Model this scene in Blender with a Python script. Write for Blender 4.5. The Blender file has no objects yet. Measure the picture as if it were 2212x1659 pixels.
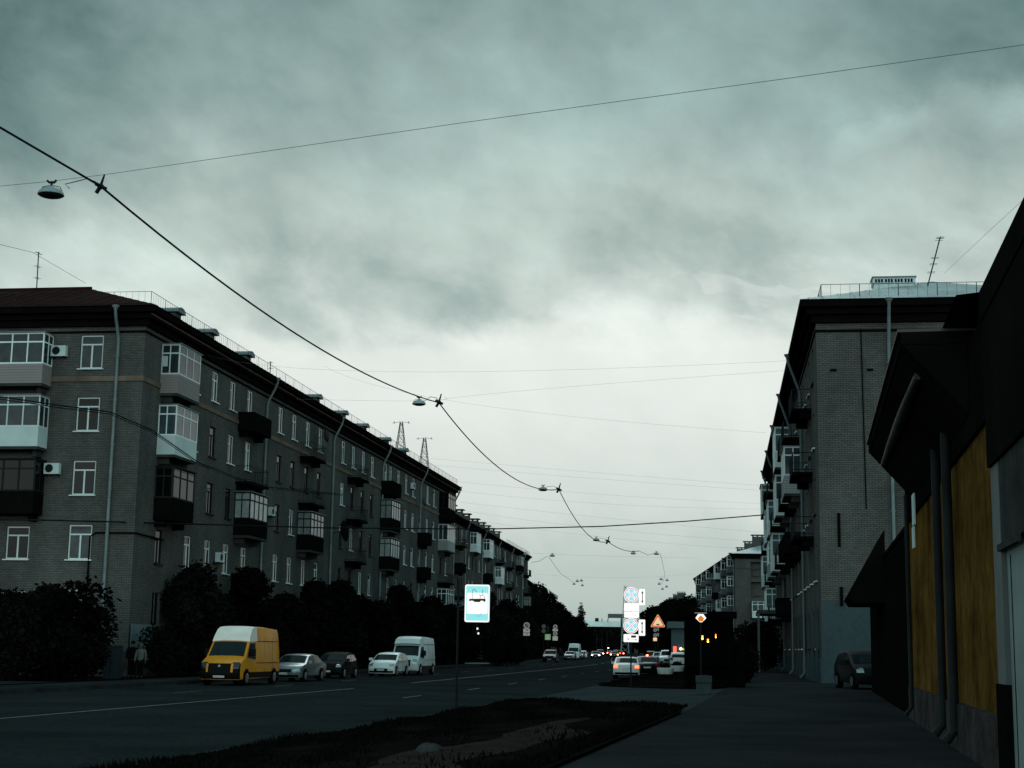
import bpy, math, random
from mathutils import Matrix, Vector
random.seed(7)
R=math.radians
sc=bpy.context.scene; COL=sc.collection
# ------------------------------------------------------------------ camera
F0,CX,CY=3300.,1106.,829.5
PITCH=math.atan(568.5/F0); ROLL=.015; CAMH=1.45
cam=bpy.data.cameras.new('camera'); cam.sensor_width=36; cam.lens=36*F0/2212; cam.clip_end=6000; cam.clip_start=.3
co=bpy.data.objects.new('camera',cam); COL.objects.link(co); sc.camera=co
CM=Matrix.Translation((0,0,CAMH))@Matrix.Rotation(math.pi/2+PITCH,4,'X')@Matrix.Rotation(ROLL,4,'Z')
co.matrix_world=CM
def ray(px,py): return CM.to_3x3()@Vector(((px-CX)/F0,-(py-CY)/F0,-1))
def at(px,py,D):      # point seen at that picture position, D metres ahead
    d=ray(px,py); return Vector((0,0,CAMH))+d*(D/d.y)
def onz(px,py,z=0.):
    d=ray(px,py); return Vector((0,0,CAMH))+d*((z-CAMH)/d.z)
# ------------------------------------------------------------------ world and sun
SUN_EL,SUN_AZ=R(38),R(-4)
w=bpy.data.worlds.new('World'); sc.world=w; w.use_nodes=True
nt=w.node_tree; nt.nodes.clear()
def N(t,**k):
    n=nt.nodes.new(t)
    for a,b in k.items(): setattr(n,a,b)
    return n
def L(a,b): nt.links.new(a,b)
def mth(op,a,b=None,c=None,clamp=False):
    n=N('ShaderNodeMath',operation=op,use_clamp=clamp)
    for i,x in enumerate((a,b,c)):
        if x is None: continue
        if isinstance(x,(int,float)): n.inputs[i].default_value=x
        else: L(x,n.inputs[i])
    return n.outputs[0]
def ramp(fac,stops,interp='EASE'):
    n=N('ShaderNodeValToRGB'); cr=n.color_ramp; cr.interpolation=interp
    while len(cr.elements)<len(stops): cr.elements.new(.5)
    for e,(p,c) in zip(cr.elements,stops):
        e.position=p; e.color=(*c,1) if len(c)==3 else c
    L(fac,n.inputs[0]); return n.outputs[0]
def mixc(f,a,b,mode='MIX'):
    n=N('ShaderNodeMix',data_type='RGBA',blend_type=mode)
    for s,x in ((n.inputs['Factor'],f),(n.inputs[6],a),(n.inputs[7],b)):
        if isinstance(x,(int,float)): s.default_value=x
        elif isinstance(x,tuple): s.default_value=(*x,1)
        else: L(x,s)
    return n.outputs[2]
def noise(vec,scale,detail=4,rough=.5,dist=0,lac=2.):
    n=N('ShaderNodeTexNoise'); n.inputs['Scale'].default_value=scale; n.inputs['Detail'].default_value=detail
    n.inputs['Roughness'].default_value=rough; n.inputs['Distortion'].default_value=dist
    L(vec,n.inputs['Vector']); return n.outputs[0]
tc=N('ShaderNodeTexCoord'); nrm=N('ShaderNodeVectorMath',operation='NORMALIZE'); L(tc.outputs['Generated'],nrm.inputs[0])
sep=N('ShaderNodeSeparateXYZ'); L(nrm.outputs[0],sep.inputs[0]); X,Y,Z=sep.outputs
def comb(a,b,c=0.):
    n=N('ShaderNodeCombineXYZ')
    for i,x in enumerate((a,b,c)):
        if isinstance(x,(int,float)): n.inputs[i].default_value=x
        else: L(x,n.inputs[i])
    return n.outputs[0]
def dirv(kx,kz,off): return comb(mth('MULTIPLY_ADD',X,kx,off),mth('MULTIPLY_ADD',Y,kx,off*.7),mth('MULTIPLY',mth('MULTIPLY_ADD',X,.18,Z),kz))
nA=noise(dirv(1.,1.35,4.2),3.4,3,.5,.2); nB=noise(dirv(1.,1.25,1.7),8.,5,.5,.25); nC=noise(dirv(1.,1.4,8.3),19.,5,.55,.2)
# warped direction, so that every cloud edge is ragged
wx=mth('ADD',X,mth('MULTIPLY',mth('SUBTRACT',nB,.5),.10)); wz=mth('ADD',Z,mth('MULTIPLY',mth('SUBTRACT',noise(dirv(1.,1.3,6.1),9.,7,.6,.3),.5),.085))
edge=mth('MULTIPLY',mth('MULTIPLY',X,X),.35)
hz=mth('ADD',mth('ADD',mth('MULTIPLY',wz,2.),edge),mth('MULTIPLY',X,-.06))
base=ramp(hz,[(0.,(.42,.51,.48)),(.09,(.49,.575,.545)),(.20,(.68,.745,.71)),(.32,(.79,.84,.80)),(.385,(.79,.845,.80)),(.45,(.55,.635,.60)),(.54,(.435,.53,.495)),(.70,(.275,.395,.38)),(.92,(.165,.275,.278))],'EASE')
def blob(cx,cz,rx,rz):
    dx=mth('DIVIDE',mth('SUBTRACT',wx,cx),rx); dz=mth('DIVIDE',mth('SUBTRACT',wz,cz),rz)
    d=mth('ADD',mth('MULTIPLY',dx,dx),mth('MULTIPLY',dz,dz)); return mth('MULTIPLY',mth('POWER',2.718,mth('MULTIPLY',d,-1.)),mth('GREATER_THAN',Y,0.))
acc=None
for cx,cz,rx,rz,amt in ((-.035,.229,.055,.023,-.30),(.0,.243,.12,.03,-.08),(-.31,.31,.13,.06,-.30),(-.33,.40,.14,.06,-.40),(.33,.37,.11,.045,-.30),(.20,.262,.05,.012,-.12),(-.16,.245,.05,.025,-.14),(-.06,.30,.13,.05,.16),(.02,.335,.10,.03,.06),(.31,.33,.035,.014,.38),(.235,.325,.025,.011,.26),(-.29,.245,.08,.018,.22),(.20,.29,.08,.03,.06),(-.20,.235,.03,.012,.2)):
    t=mth('MULTIPLY',blob(cx,cz,rx,rz),amt); acc=t if acc is None else mth('ADD',acc,t)
cld=mth('ADD',mth('MULTIPLY',mth('SUBTRACT',nA,.5),.55),mth('ADD',mth('MULTIPLY',mth('SUBTRACT',nB,.5),1.1),mth('MULTIPLY',mth('SUBTRACT',nC,.5),.85)))
msk=ramp(hz,[(.0,(.10,)*3),(.36,(.14,)*3),(.44,(1.,)*3),(.60,(.75,)*3)])
amp=mth('MULTIPLY_ADD',mth('ADD',mth('MULTIPLY',cld,msk),acc),1.,1.)
am=mth('MAXIMUM',amp,.35); lo=mth('MINIMUM',am,1.)   # thicker cloud is bluer green
skyc=N('ShaderNodeVectorMath',operation='MULTIPLY'); L(base,skyc.inputs[0]); L(comb(mth('MULTIPLY',am,mth('POWER',lo,.32)),am,mth('MULTIPLY',am,mth('POWER',lo,-.03))),skyc.inputs[1]); skyc=skyc.outputs[0]
# small torn bright scales in the bank low on the right
n4=noise(dirv(1.,2.6,2.2),26.,5,.55,.8)
pr=mth('MULTIPLY',ramp(n4,[(.50,(0,)*3),(.62,(1,)*3)]),mth('MULTIPLY',ramp(wz,[(.185,(0,)*3),(.205,(1,)*3),(.235,(1,)*3),(.26,(0,)*3)]),ramp(X,[(.05,(0,)*3),(.11,(1,)*3),(.2,(1,)*3),(.26,(0,)*3)])))
skyc=mixc(mth('MULTIPLY',pr,.30),skyc,(.80,.86,.82))
# the unseen sky behind the camera is brightened to light the facades
fwd=ramp(mth('ADD',mth('MULTIPLY',Y,.5),.5),[(.0,(2.5,2.6,2.62)),(.30,(2.1,2.2,2.2)),(.5,(1.12,1.32,1.36)),(.8,(.80,.88,.90)),(.9,(1,1,1))],'EASE')
skyc=mixc(1.,skyc,fwd,'MULTIPLY')
below=mth('GREATER_THAN',Z,-.02); skyc=mixc(below,(.02,.024,.025),skyc)
bg1=N('ShaderNodeBackground'); L(skyc,bg1.inputs[0]); bg1.inputs[1].default_value=1.
st=N('ShaderNodeTexSky'); st.sky_type='NISHITA'; st.sun_disc=False; st.sun_elevation=SUN_EL; st.sun_rotation=SUN_AZ; st.dust_density=3
bg2=N('ShaderNodeBackground'); L(st.outputs[0],bg2.inputs[0]); bg2.inputs[1].default_value=.05
ms=N('ShaderNodeMixShader'); ms.inputs[0].default_value=.97; L(bg2.outputs[0],ms.inputs[1]); L(bg1.outputs[0],ms.inputs[2])
wo=N('ShaderNodeOutputWorld'); L(ms.outputs[0],wo.inputs[0])
sl=bpy.data.lights.new('sun','SUN'); sl.energy=.5; sl.angle=R(25); sl.color=(.93,1,1)
so=bpy.data.objects.new('sun',sl); COL.objects.link(so)
sd=Vector((math.sin(SUN_AZ)*math.cos(SUN_EL),math.cos(SUN_AZ)*math.cos(SUN_EL),math.sin(SUN_EL)))
so.rotation_euler=sd.to_track_quat('Z','Y').to_euler()
vs=sc.view_settings; vs.view_transform='Standard'; vs.look='None'; vs.gamma=1; vs.exposure=0; vs.use_curve_mapping=False
sc.cycles.max_bounces=4; sc.cycles.diffuse_bounces=2

# ------------------------------------------------------------------ materials
MATS={}
def mat(name,col,rough=.8,metal=0.,var=0.,vscale=1.,emit=None,estr=0.,spec=.1,bump=0.,bscale=8.,var2=0.,v2scale=8.,rnd=0.):
    if name in MATS: return MATS[name]
    m=bpy.data.materials.new(name); m.use_nodes=True; t=m.node_tree; b=t.nodes['Principled BSDF']
    b.inputs['Base Color'].default_value=(*col,1); b.inputs['Roughness'].default_value=rough; b.inputs['Metallic'].default_value=metal
    b.inputs['Specular IOR Level'].default_value=(0. if rough>=.75 else spec)
    tcn=t.nodes.new('ShaderNodeTexCoord')
    cur=None
    def nz(sc_,det=4):
        n=t.nodes.new('ShaderNodeTexNoise'); n.inputs['Scale'].default_value=sc_; n.inputs['Detail'].default_value=det; t.links.new(tcn.outputs['Object'],n.inputs['Vector']); return n.outputs[0]
    def mul(cur,fac_out,amt):
        mr=t.nodes.new('ShaderNodeMapRange'); mr.inputs[1].default_value=.3; mr.inputs[2].default_value=.7; mr.inputs[3].default_value=1-amt; mr.inputs[4].default_value=1+amt
        t.links.new(fac_out,mr.inputs[0]); mx=t.nodes.new('ShaderNodeVectorMath'); mx.operation='SCALE'
        if cur is None: mx.inputs[0].default_value=col
        else: t.links.new(cur,mx.inputs[0])
        t.links.new(mr.outputs[0],mx.inputs['Scale']); return mx.outputs[0]
    if var: cur=mul(cur,nz(vscale),var)
    if var2: cur=mul(cur,nz(v2scale,6),var2)
    if rnd:
        oi=t.nodes.new('ShaderNodeObjectInfo'); cur=mul(cur,oi.outputs['Random'],rnd)
    if cur: t.links.new(cur,b.inputs['Base Color'])
    if bump:
        bn=t.nodes.new('ShaderNodeBump'); bn.inputs['Strength'].default_value=bump; bn.inputs['Distance'].default_value=.02; t.links.new(nz(bscale,6),bn.inputs['Height']); t.links.new(bn.outputs[0],b.inputs['Normal'])
    if emit: b.inputs['Emission Color'].default_value=(*emit,1); b.inputs['Emission Strength'].default_value=estr
    MATS[name]=m; return m
def brick(name,axis,c1,c2,mort,stain=.35):
    m=bpy.data.materials.new(name); m.use_nodes=True; t=m.node_tree; b=t.nodes['Principled BSDF']; b.inputs['Roughness'].default_value=1.; b.inputs['Specular IOR Level'].default_value=0.
    tcn=t.nodes.new('ShaderNodeTexCoord'); s=t.nodes.new('ShaderNodeSeparateXYZ'); t.links.new(tcn.outputs['Object'],s.inputs[0])
    c=t.nodes.new('ShaderNodeCombineXYZ'); t.links.new(s.outputs[0 if axis=='x' else 1],c.inputs[0]); t.links.new(s.outputs[2],c.inputs[1])
    br=t.nodes.new('ShaderNodeTexBrick'); br.inputs['Scale'].default_value=1; br.inputs['Brick Width'].default_value=.28; br.inputs['Row Height'].default_value=.09; br.inputs['Mortar Size'].default_value=.014
    br.inputs['Color1'].default_value=(*c1,1); br.inputs['Color2'].default_value=(*c2,1); br.inputs['Mortar'].default_value=(*mort,1); br.inputs['Bias'].default_value=-.1
    t.links.new(c.outputs[0],br.inputs['Vector'])
    n=t.nodes.new('ShaderNodeTexNoise'); n.inputs['Scale'].default_value=.35; n.inputs['Detail'].default_value=7; n.inputs['Roughness'].default_value=.65
    mp=t.nodes.new('ShaderNodeMapping'); mp.inputs['Scale'].default_value=(1,1,.45); t.links.new(tcn.outputs['Object'],mp.inputs[0]); t.links.new(mp.outputs[0],n.inputs['Vector'])
    mr=t.nodes.new('ShaderNodeMapRange'); mr.inputs[1].default_value=.3; mr.inputs[2].default_value=.7; mr.inputs[3].default_value=1-stain; mr.inputs[4].default_value=1+stain*.6
    t.links.new(n.outputs[0],mr.inputs[0]); mx=t.nodes.new('ShaderNodeVectorMath'); mx.operation='SCALE'; t.links.new(br.outputs[0],mx.inputs[0]); t.links.new(mr.outputs[0],mx.inputs['Scale'])
    t.links.new(mx.outputs[0],b.inputs['Base Color']); return m
BR=((.098,.102,.097),(.136,.136,.127),(.042,.045,.043))
brx=brick('brick_street','x',*BR); bry=brick('brick_end','y',*BR)
b2=((.08,.084,.08),(.105,.107,.10),(.04,.042,.04)); br2x=brick('brick_pale_street','x',*b2); br2y=brick('brick_pale_end','y',*b2)
asph=mat('asphalt',(.0195,.0228,.0242),1.,var=.22,vscale=.25,var2=.25,v2scale=9,bump=.25,bscale=30,spec=0.)
walkm=mat('sidewalk_asphalt',(.024,.0265,.028),1.,var=.25,vscale=.4,var2=.2,v2scale=14,bump=.3,bscale=25,spec=0.)
curbm=mat('kerb_stone',(.03,.032,.033),.9,var=.3,vscale=1.5)
soil=mat('soil',(.008,.0062,.006),.98,var=.4,vscale=.6,var2=.3,v2scale=9,bump=.6,bscale=10,spec=0.)
dirt=mat('trodden_dirt',(.028,.021,.019),.97,var=.3,vscale=1.2,var2=.3,v2scale=12,bump=.5,bscale=14,spec=0.)
grassm=mat('grass_blades',(.0055,.0058,.0045),1.,var=.4,vscale=.8,spec=0.)
linem=mat('road_paint',(.085,.10,.10),.7,var=.35,vscale=2.5,var2=.3,v2scale=20)
white=mat('white_frame',(.70,.78,.78),.5,rnd=.12)
dwood=mat('dark_wood_frame',(.016,.016,.016),.7,rnd=.3)
gwood=mat('grey_frame',(.09,.10,.10),.7,rnd=.3)
panewhite=mat('white_panel',(.52,.62,.63),.6,var=.1,vscale=1.)
siding=mat('pink_siding',(.26,.235,.23),.7,var=.08,vscale=.5)
greyside=mat('grey_siding',(.28,.31,.32),.7,var=.1,vscale=.6)
darkmet=mat('dark_metal',(.012,.014,.016),.6,metal=.2,var=.2,vscale=3)
darkpar=mat('dark_parapet',(.006,.0055,.0055),.85,var=.3,vscale=1.5)
conc=mat('concrete',(.045,.047,.047),.9,var=.3,vscale=1.4,var2=.15,v2scale=12)
galv=mat('galvanised',(.17,.21,.215),.6,metal=.3,var=.2,vscale=1.5)
glassd=mat('glass_dark',(.004,.0055,.006),.07,spec=.14,rnd=.4)
glassm=mat('glass_curtain',(.045,.07,.08),.12,spec=.2,rnd=.5,var=.4,vscale=1.6)
glassl=mat('glass_pale',(.22,.265,.265),.25,spec=.3,rnd=.25,var=.25,vscale=2.)
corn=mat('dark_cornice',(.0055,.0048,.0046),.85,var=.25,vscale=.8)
tan=mat('tan_strip',(.15,.115,.09),.85,var=.3,vscale=1.)
redroof=mat('red_metal_roof',(.026,.012,.011),.8,metal=.1,var=.3,vscale=.7)
greyroof=mat('grey_metal_roof',(.42,.48,.49),.4,metal=.35,var=.18,vscale=.6,var2=.1,v2scale=4)
roofd=mat('old_roof',(.022,.026,.027),.85,metal=.2,var=.3,vscale=.5)
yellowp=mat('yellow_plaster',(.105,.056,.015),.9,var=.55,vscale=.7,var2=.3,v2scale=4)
plinthm=mat('worn_plinth',(.05,.043,.043),.95,var=.4,vscale=1.3,var2=.3,v2scale=9)
bluepaint=mat('pale_blue_paint',(.05,.072,.08),.85,var=.15,vscale=.5,var2=.1,v2scale=5)
bark=mat('bark',(.006,.0055,.005),.95,var=.3,vscale=3)
leafm=mat('leaves',(.006,.0068,.0055),1.,var=.4,vscale=.5,rnd=.3,spec=.03)
rubber=mat('rubber',(.004,.004,.004),.9)
cable=mat('cable_black',(.012,.016,.018),.8)
wirem=mat('thin_wire',(.14,.17,.17),.7)
# ------------------------------------------------------------------ mesh builder
class MB:
    def __init__(s): s.v=[];s.f=[];s.mi=[];s.k=0;s.T=None
    def add(s,vs,fs):
        n=len(s.v); T=s.T
        for p in vs: s.v.append(tuple(T@Vector(p)) if T else tuple(p))
        for f in fs: s.f.append(tuple(n+i for i in f)); s.mi.append(s.k)
        return s
    def box(s,x0,x1,y0,y1,z0,z1):
        if x0>x1:x0,x1=x1,x0
        if y0>y1:y0,y1=y1,y0
        if z0>z1:z0,z1=z1,z0
        return s.add([(x0,y0,z0),(x1,y0,z0),(x1,y1,z0),(x0,y1,z0),(x0,y0,z1),(x1,y0,z1),(x1,y1,z1),(x0,y1,z1)],[(3,2,1,0),(4,5,6,7),(0,1,5,4),(1,2,6,5),(2,3,7,6),(3,0,4,7)])
    def tube(s,pts,r,n=6,cap=True):
        pts=[Vector(p) for p in pts]; rs=r if isinstance(r,(list,tuple)) else [r]*len(pts); vs=[];fs=[]
        for i,p in enumerate(pts):
            d=(pts[min(i+1,len(pts)-1)]-pts[max(i-1,0)]).normalized()
            a=d.orthogonal().normalized() if i==0 else (a-d*a.dot(d)).normalized()
            b=d.cross(a)
            for j in range(n):
                t=2*math.pi*j/n; vs.append(p+(a*math.cos(t)+b*math.sin(t))*rs[i])
        for i in range(len(pts)-1):
            for j in range(n):
                fs.append((i*n+j,i*n+(j+1)%n,(i+1)*n+(j+1)%n,(i+1)*n+j))
        if cap: fs+= [tuple(range(n))[::-1],tuple((len(pts)-1)*n+j for j in range(n))]
        return s.add(vs,fs)
    def lathe(s,prof,c=(0,0,0),n=16,ax='z'):
        vs=[];fs=[]
        for r,z in prof:
            for j in range(n):
                t=2*math.pi*j/n; a,b=r*math.cos(t),r*math.sin(t)
                vs.append((c[0]+a,c[1]+b,c[2]+z) if ax=='z' else (c[0]+a,c[1]+z,c[2]+b))
        for i in range(len(prof)-1):
            for j in range(n): fs.append((i*n+j,i*n+(j+1)%n,(i+1)*n+(j+1)%n,(i+1)*n+j))
        fs+=[tuple(range(n))[::-1],tuple((len(prof)-1)*n+j for j in range(n))]
        return s.add(vs,fs)
    def prism(s,poly,y0,y1):       # polygon in x,z pushed along y
        n=len(poly); return s.add([(p[0],y0,p[1]) for p in poly]+[(p[0],y1,p[1]) for p in poly],[tuple(range(n)),tuple(range(2*n-1,n-1,-1))]+[(i,n+i,n+(i+1)%n,(i+1)%n) for i in range(n)])
    def prismz(s,poly,z0,z1):
        n=len(poly); return s.add([(p[0],p[1],z0) for p in poly]+[(p[0],p[1],z1) for p in poly],[tuple(range(n-1,-1,-1)),tuple(range(n,2*n))]+[(i,(i+1)%n,n+(i+1)%n,n+i) for i in range(n)])
    def mesh(s,name,mats,smooth=None):
        me=bpy.data.meshes.new(name); me.from_pydata(s.v,[],s.f)
        for m in (mats if isinstance(mats,(list,tuple)) else [mats]): me.materials.append(m)
        if any(s.mi): me.polygons.foreach_set('material_index',s.mi)
        if smooth:
            me.polygons.foreach_set('use_smooth',[True]*len(me.polygons)); me.set_sharp_from_angle(angle=R(smooth))
        me.update(); return me
    def build(s,name,mats,parent=None,smooth=None,loc=None,rz=0):
        return link(name,s.mesh(name,mats,smooth),parent,loc,rz)
def link(name,me,parent=None,loc=None,rz=0):
    o=bpy.data.objects.new(name,me); COL.objects.link(o); o.parent=parent
    if loc is not None: o.location=loc
    o.rotation_euler=(0,0,rz); return o
def tag(o,label=None,cat=None,group=None,kind=None):
    if label:o['label']=label
    if cat:o['category']=cat
    if group:o['group']=group
    if kind:o['kind']=kind
    return o
def empty(name,loc,rz,label,cat,group=None):
    o=bpy.data.objects.new(name,None); COL.objects.link(o); o.location=loc; o.rotation_euler=(0,0,rz); o.empty_display_size=.3
    return tag(o,label,cat,group)
def dup(o,parent=None,loc=None,rz=None):
    c=o.copy(); COL.objects.link(c); c.parent=parent
    if loc is not None:c.location=loc
    if rz is not None:c.rotation_euler=(0,0,rz)
    for ch in o.children: dup(ch,c)
    return c
ORD=['first','second','third','fourth','fifth','sixth','seventh','eighth','ninth','tenth','eleventh','twelfth','thirteenth','fourteenth','fifteenth','sixteenth','seventeenth','eighteenth','nineteenth','twentieth']
# ------------------------------------------------------------------ ground, road
LANE=[(-45,-120),(-37,-80),(-29,-40),(-20.6,0),(-12.7,39),(-6.9,70.9),(-1.2,108),(5.2,150),(11.2,194),(16,240),(20,300),(27,400),(38,616),(50,900),(75,1500)]
def lane_at(D):
    for (a,b),(c,d) in zip(LANE,LANE[1:]):
        if D<=d: break
    t=(D-b)/(d-b); return a+(c-a)*t
def lanep(D,s,z=0):
    # s metres to the right of the dashed line, at distance D ahead
    dx=(lane_at(D+2)-lane_at(D-2))/4; n=math.hypot(1,dx); return Vector((lane_at(D)+s/n,D-s*dx/n,z))
def zs(s):
    if s<-8.6: return -.36
    if s<=10: return -.5
    if s<17: return -.40+.40*(s-10)/7
    return 0.
def Ds(a,b,st=6):
    r=[];x=a
    while x<b: r.append(x); x+=st if x<200 else st*4
    return r+[b]
def strip(name,m,s0,s1,D0,D1,dz=0.,z=None,ns=1,parent=None):
    mb=MB(); ds=Ds(D0,D1)
    for k in range(ns):
        a=s0+(s1-s0)*k/ns; b=s0+(s1-s0)*(k+1)/ns
        vs=[]
        for D in ds:
            vs+= [lanep(D,a,(zs(a+1e-4) if z is None else z)+dz),lanep(D,b,(zs(b-1e-4) if z is None else z)+dz)]
        mb.add(vs,[(2*i,2*i+1,2*i+3,2*i+2) for i in range(len(ds)-1)])
    o=mb.build(name,m,parent); return o
tag(MB().add([(-2500,-200,-.62),(2500,-200,-.62),(2500,4000,-.62),(-2500,4000,-.62)],[(0,1,2,3)]).build('ground',soil),kind='structure')
tag(strip('road',asph,-8.6,10.,-110,1400),kind='structure')
tag(strip('left_ground',soil,-60,-8.6,-110,1400),kind='structure')
tag(strip('left_pavement',walkm,-11.4,-9.1,-60,600,dz=.012,z=-.36),kind='structure')
tag(strip('sidewalk',walkm,17,60,-60,600),kind='structure')
tag(strip('verge_ramp',mat('paved_ramp',(.036,.042,.045),1.,var=.2,vscale=.5,var2=.2,v2scale=12,bump=.2,bscale=25,spec=0.),10,17,-60,600,ns=2),kind='structure')
mb=MB()
for D0,D1,s0,s1,z1 in [(-100,600,-8.85,-8.6,-.345),(-100,56.5,10,10.25,-.35),(80,600,10,10.25,-.35)]:
    ds=Ds(D0,D1,4)
    for a,b in zip(ds,ds[1:]):
        P=[lanep(a,s0),lanep(a,s1),lanep(b-.02,s1),lanep(b-.02,s0)]
        mb.prismz([(p.x,p.y) for p in P],-.55,z1)
tag(mb.build('kerb',curbm),kind='structure')
# worn centre line: long dashes
mb=MB()
def dash(D0,D1,s=0.,wd=.14):
    ds=Ds(D0,D1,3); vs=[]
    for D in ds: vs+=[lanep(D,s-wd/2,-.496),lanep(D,s+wd/2,-.496)]
    mb.add(vs,[(2*i,2*i+1,2*i+3,2*i+2) for i in range(len(ds)-1)])
dash(-60,70.5); dash(82.5,195,0,.16); 
for a in range(205,420,18): dash(a,a+10,0,.16)
for a in range(60,330,12): dash(a,a+3,-4.2,.1); dash(a,a+3,5.,.1)
tag(mb.build('lane_marking',linem),kind='structure')
# driveway (paler flare crossing the verge) is the ramp asphalt; verges sit on top of it
def verge(name,m,pts,dz,nz=1):
    # pts: list of (D, s_left, s_right)
    mb=MB(); vs=[]; K=6
    for D,a,b in pts:
        for k in range(K+1):
            s=a+(b-a)*k/K; bulge=.05*math.sin(math.pi*k/K)+random.uniform(-.01,.01)*(0<k<K)
            vs.append(lanep(D,s,zs(min(max(s,10.01),30))+dz+bulge))
    n=K+1
    mb.add(vs,[(i*n+k,i*n+k+1,(i+1)*n+k+1,(i+1)*n+k) for i in range(len(pts)-1) for k in range(K)])
    return tag(mb.build(name,m,smooth=60),kind='structure')
near=[(D,10.25,17) for D in range(-60,42,3)]+[(43,10.25,16.7),(46,10.25,15.6),(49,10.25,14.2),(52,10.25,12.9),(55,10.25,11.3),(56.5,10.25,10.5)]
verge('near_verge',soil,near,.05)
isl=[(63,16.2,17),(66,14.8,17),(70,13.2,17),(75,11.4,17),(79,10.3,17)]+[(D,10.25,17) for D in range(82,400,6)]
verge('far_verge',soil,isl,.05)
# trodden dirt beside the sidewalk
dp=[]
for i,D in enumerate(range(10,37,1)):
    t=i/26; c=15.35+.25*math.sin(D*.7); hw=(.75+.2*math.sin(D*1.3))*(math.sin(math.pi*min(1,max(.02,t)))**.5)
    dp.append((D,c-hw*1.6,min(c+hw,16.6)))
verge('dirt_path',dirt,dp,.066)
tag(MB().add([lanep(-50,-25,-.34),lanep(64,-25,-.34),lanep(66,-12,-.34),lanep(-50,-12,-.34)],[(0,1,2,3)]).build('side_path',walkm),kind='structure')
# grass: thin tufts, one piece of ground cover
def grass(name,regs,n,h=.16):
    vs=[];fs=[]
    for i in range(n):
        D0,D1,s0,s1=random.choice(regs); D=random.uniform(D0,D1)
        s=random.uniform(s0,s1)
        if D>42 and D<60 and s>17-(D-42)*.47: continue
        if D>=60 and D<80 and s<17-(D-62)*.4: continue
        if 13.8<s<16.4 and 10<D<36 and random.random()<.88: continue
        p=lanep(D,s,zs(s)+.05); hh=h*random.uniform(.4,1.5)*(1+.6*math.sin(D*.9+s*2)*math.sin(s*1.7)); a=random.uniform(0,6.28); wd=.018+.012*random.random()+D*.0003
        dx,dy=math.cos(a)*wd,math.sin(a)*wd; b=random.uniform(-.5,.5)*hh; c=random.uniform(-.5,.5)*hh; k=len(vs)
        vs+=[(p.x-dx,p.y-dy,p.z),(p.x+dx,p.y+dy,p.z),(p.x+b,p.y+c,p.z+hh)]; fs.append((k,k+1,k+2))
    mb=MB(); mb.v=vs; mb.f=fs; mb.mi=[0]*len(fs)
    return tag(mb.build(name,grassm),'short dark grass covering the verge between road and sidewalk','grass',kind='stuff')
grass('grass',[(16,56,10.3,16.9)]*4+[(62,110,10.3,16.9)],70000,.075)
# ------------------------------------------------------------------ building kit (local X along the street, street side at -Y)
class Fac:
    def __init__(s,kind,L=0.): s.k=kind; s.L=L
    def pos(s,u,n,z):
        return (u,-n,z) if s.k=='street' else ((-n,u,z) if s.k=='near' else (s.L+n,u,z))
    @property
    def rz(s): return {'street':0.,'near':-math.pi/2,'camside':math.pi/2}[s.k]
def wall(fac,u0,u1,z0,z1,ops,m,root,depth=.2,name='wall'):
    us=sorted({round(x,3) for x in [u0,u1]+[a for o in ops for a in (o[0]-o[2]/2,o[0]+o[2]/2)]})
    zz_=sorted({round(x,3) for x in [z0,z1]+[a for o in ops for a in (o[1],o[1]+o[3])]})
    mb=MB(); idx={}
    def V(u_,z_,n_=0.):
        k=(u_,z_,n_)
        if k not in idx: idx[k]=len(mb.v); mb.v.append(fac.pos(u_,n_,z_))
        return idx[k]
    fl=(fac.k=='near')
    def q(a,b,c,d):
        mb.f.append((a,b,c,d) if not fl else (d,c,b,a)); mb.mi.append(0)
    import bisect
    for i in range(len(us)-1):
        uc=(us[i]+us[i+1])/2; col=[o for o in ops if abs(uc-o[0])<o[2]/2]
        j=0
        for j in range(len(zz_)-1):
            zc_=(zz_[j]+zz_[j+1])/2
            if any(o[1]<zc_<o[1]+o[3] for o in col): continue
            q(V(us[i],zz_[j]),V(us[i+1],zz_[j]),V(us[i+1],zz_[j+1]),V(us[i],zz_[j+1]))
    for (u_,z_,w_,h_) in ops:
        a,b,c,d=round(u_-w_/2,3),round(u_+w_/2,3),round(z_,3),round(z_+h_,3); D=-depth
        q(V(a,c),V(a,c,D),V(b,c,D),V(b,c)); q(V(a,d,D),V(a,d),V(b,d),V(b,d,D))
        q(V(a,c),V(a,d),V(a,d,D),V(a,c,D)); q(V(b,c,D),V(b,d,D),V(b,d),V(b,c))
        q(V(a,c,D),V(a,d,D),V(b,d,D),V(b,c,D))
    return mb.build(name,m,root)
def window_tpl(w_,h_,fm,gm,style='T',sillm=None):
    # frame mesh; children pane and sill.  origin: bottom centre on the wall face, outward = -Y
    mb=MB(); t=.07; y0,y1=.08,.15; W=w_/2-.01
    mb.box(-W,-W+t,y0,y1,.01,h_-.01); mb.box(W-t,W,y0,y1,.01,h_-.01); mb.box(-W+t,W-t,y0,y1,.01,t+.01); mb.box(-W+t,W-t,y0,y1,h_-t-.01,h_-.01)
    if style=='T':
        tr=h_*.70; mb.box(-W+t,W-t,y0-.01,y1-.005,tr,tr+.08); mb.box(-.045,.045,y0-.005,y1-.01,t+.01,tr)
    elif style=='V':
        mb.box(-.04,.04,y0-.005,y1-.01,t+.01,h_-t-.01); mb.box(-W+t,-.04,y0-.005,y1-.01,h_*.66,h_*.66+.06)
    f=mb.mesh('window',fm); p=MB().box(-W+t-.01,W-t+.01,.11,.13,t,h_-t).mesh('pane',gm)
    s_=MB().box(-W-.1,W+.1,-.12,.1,-.06,.0).mesh('sill',sillm or white) 
    return (f,p,s_)
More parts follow.
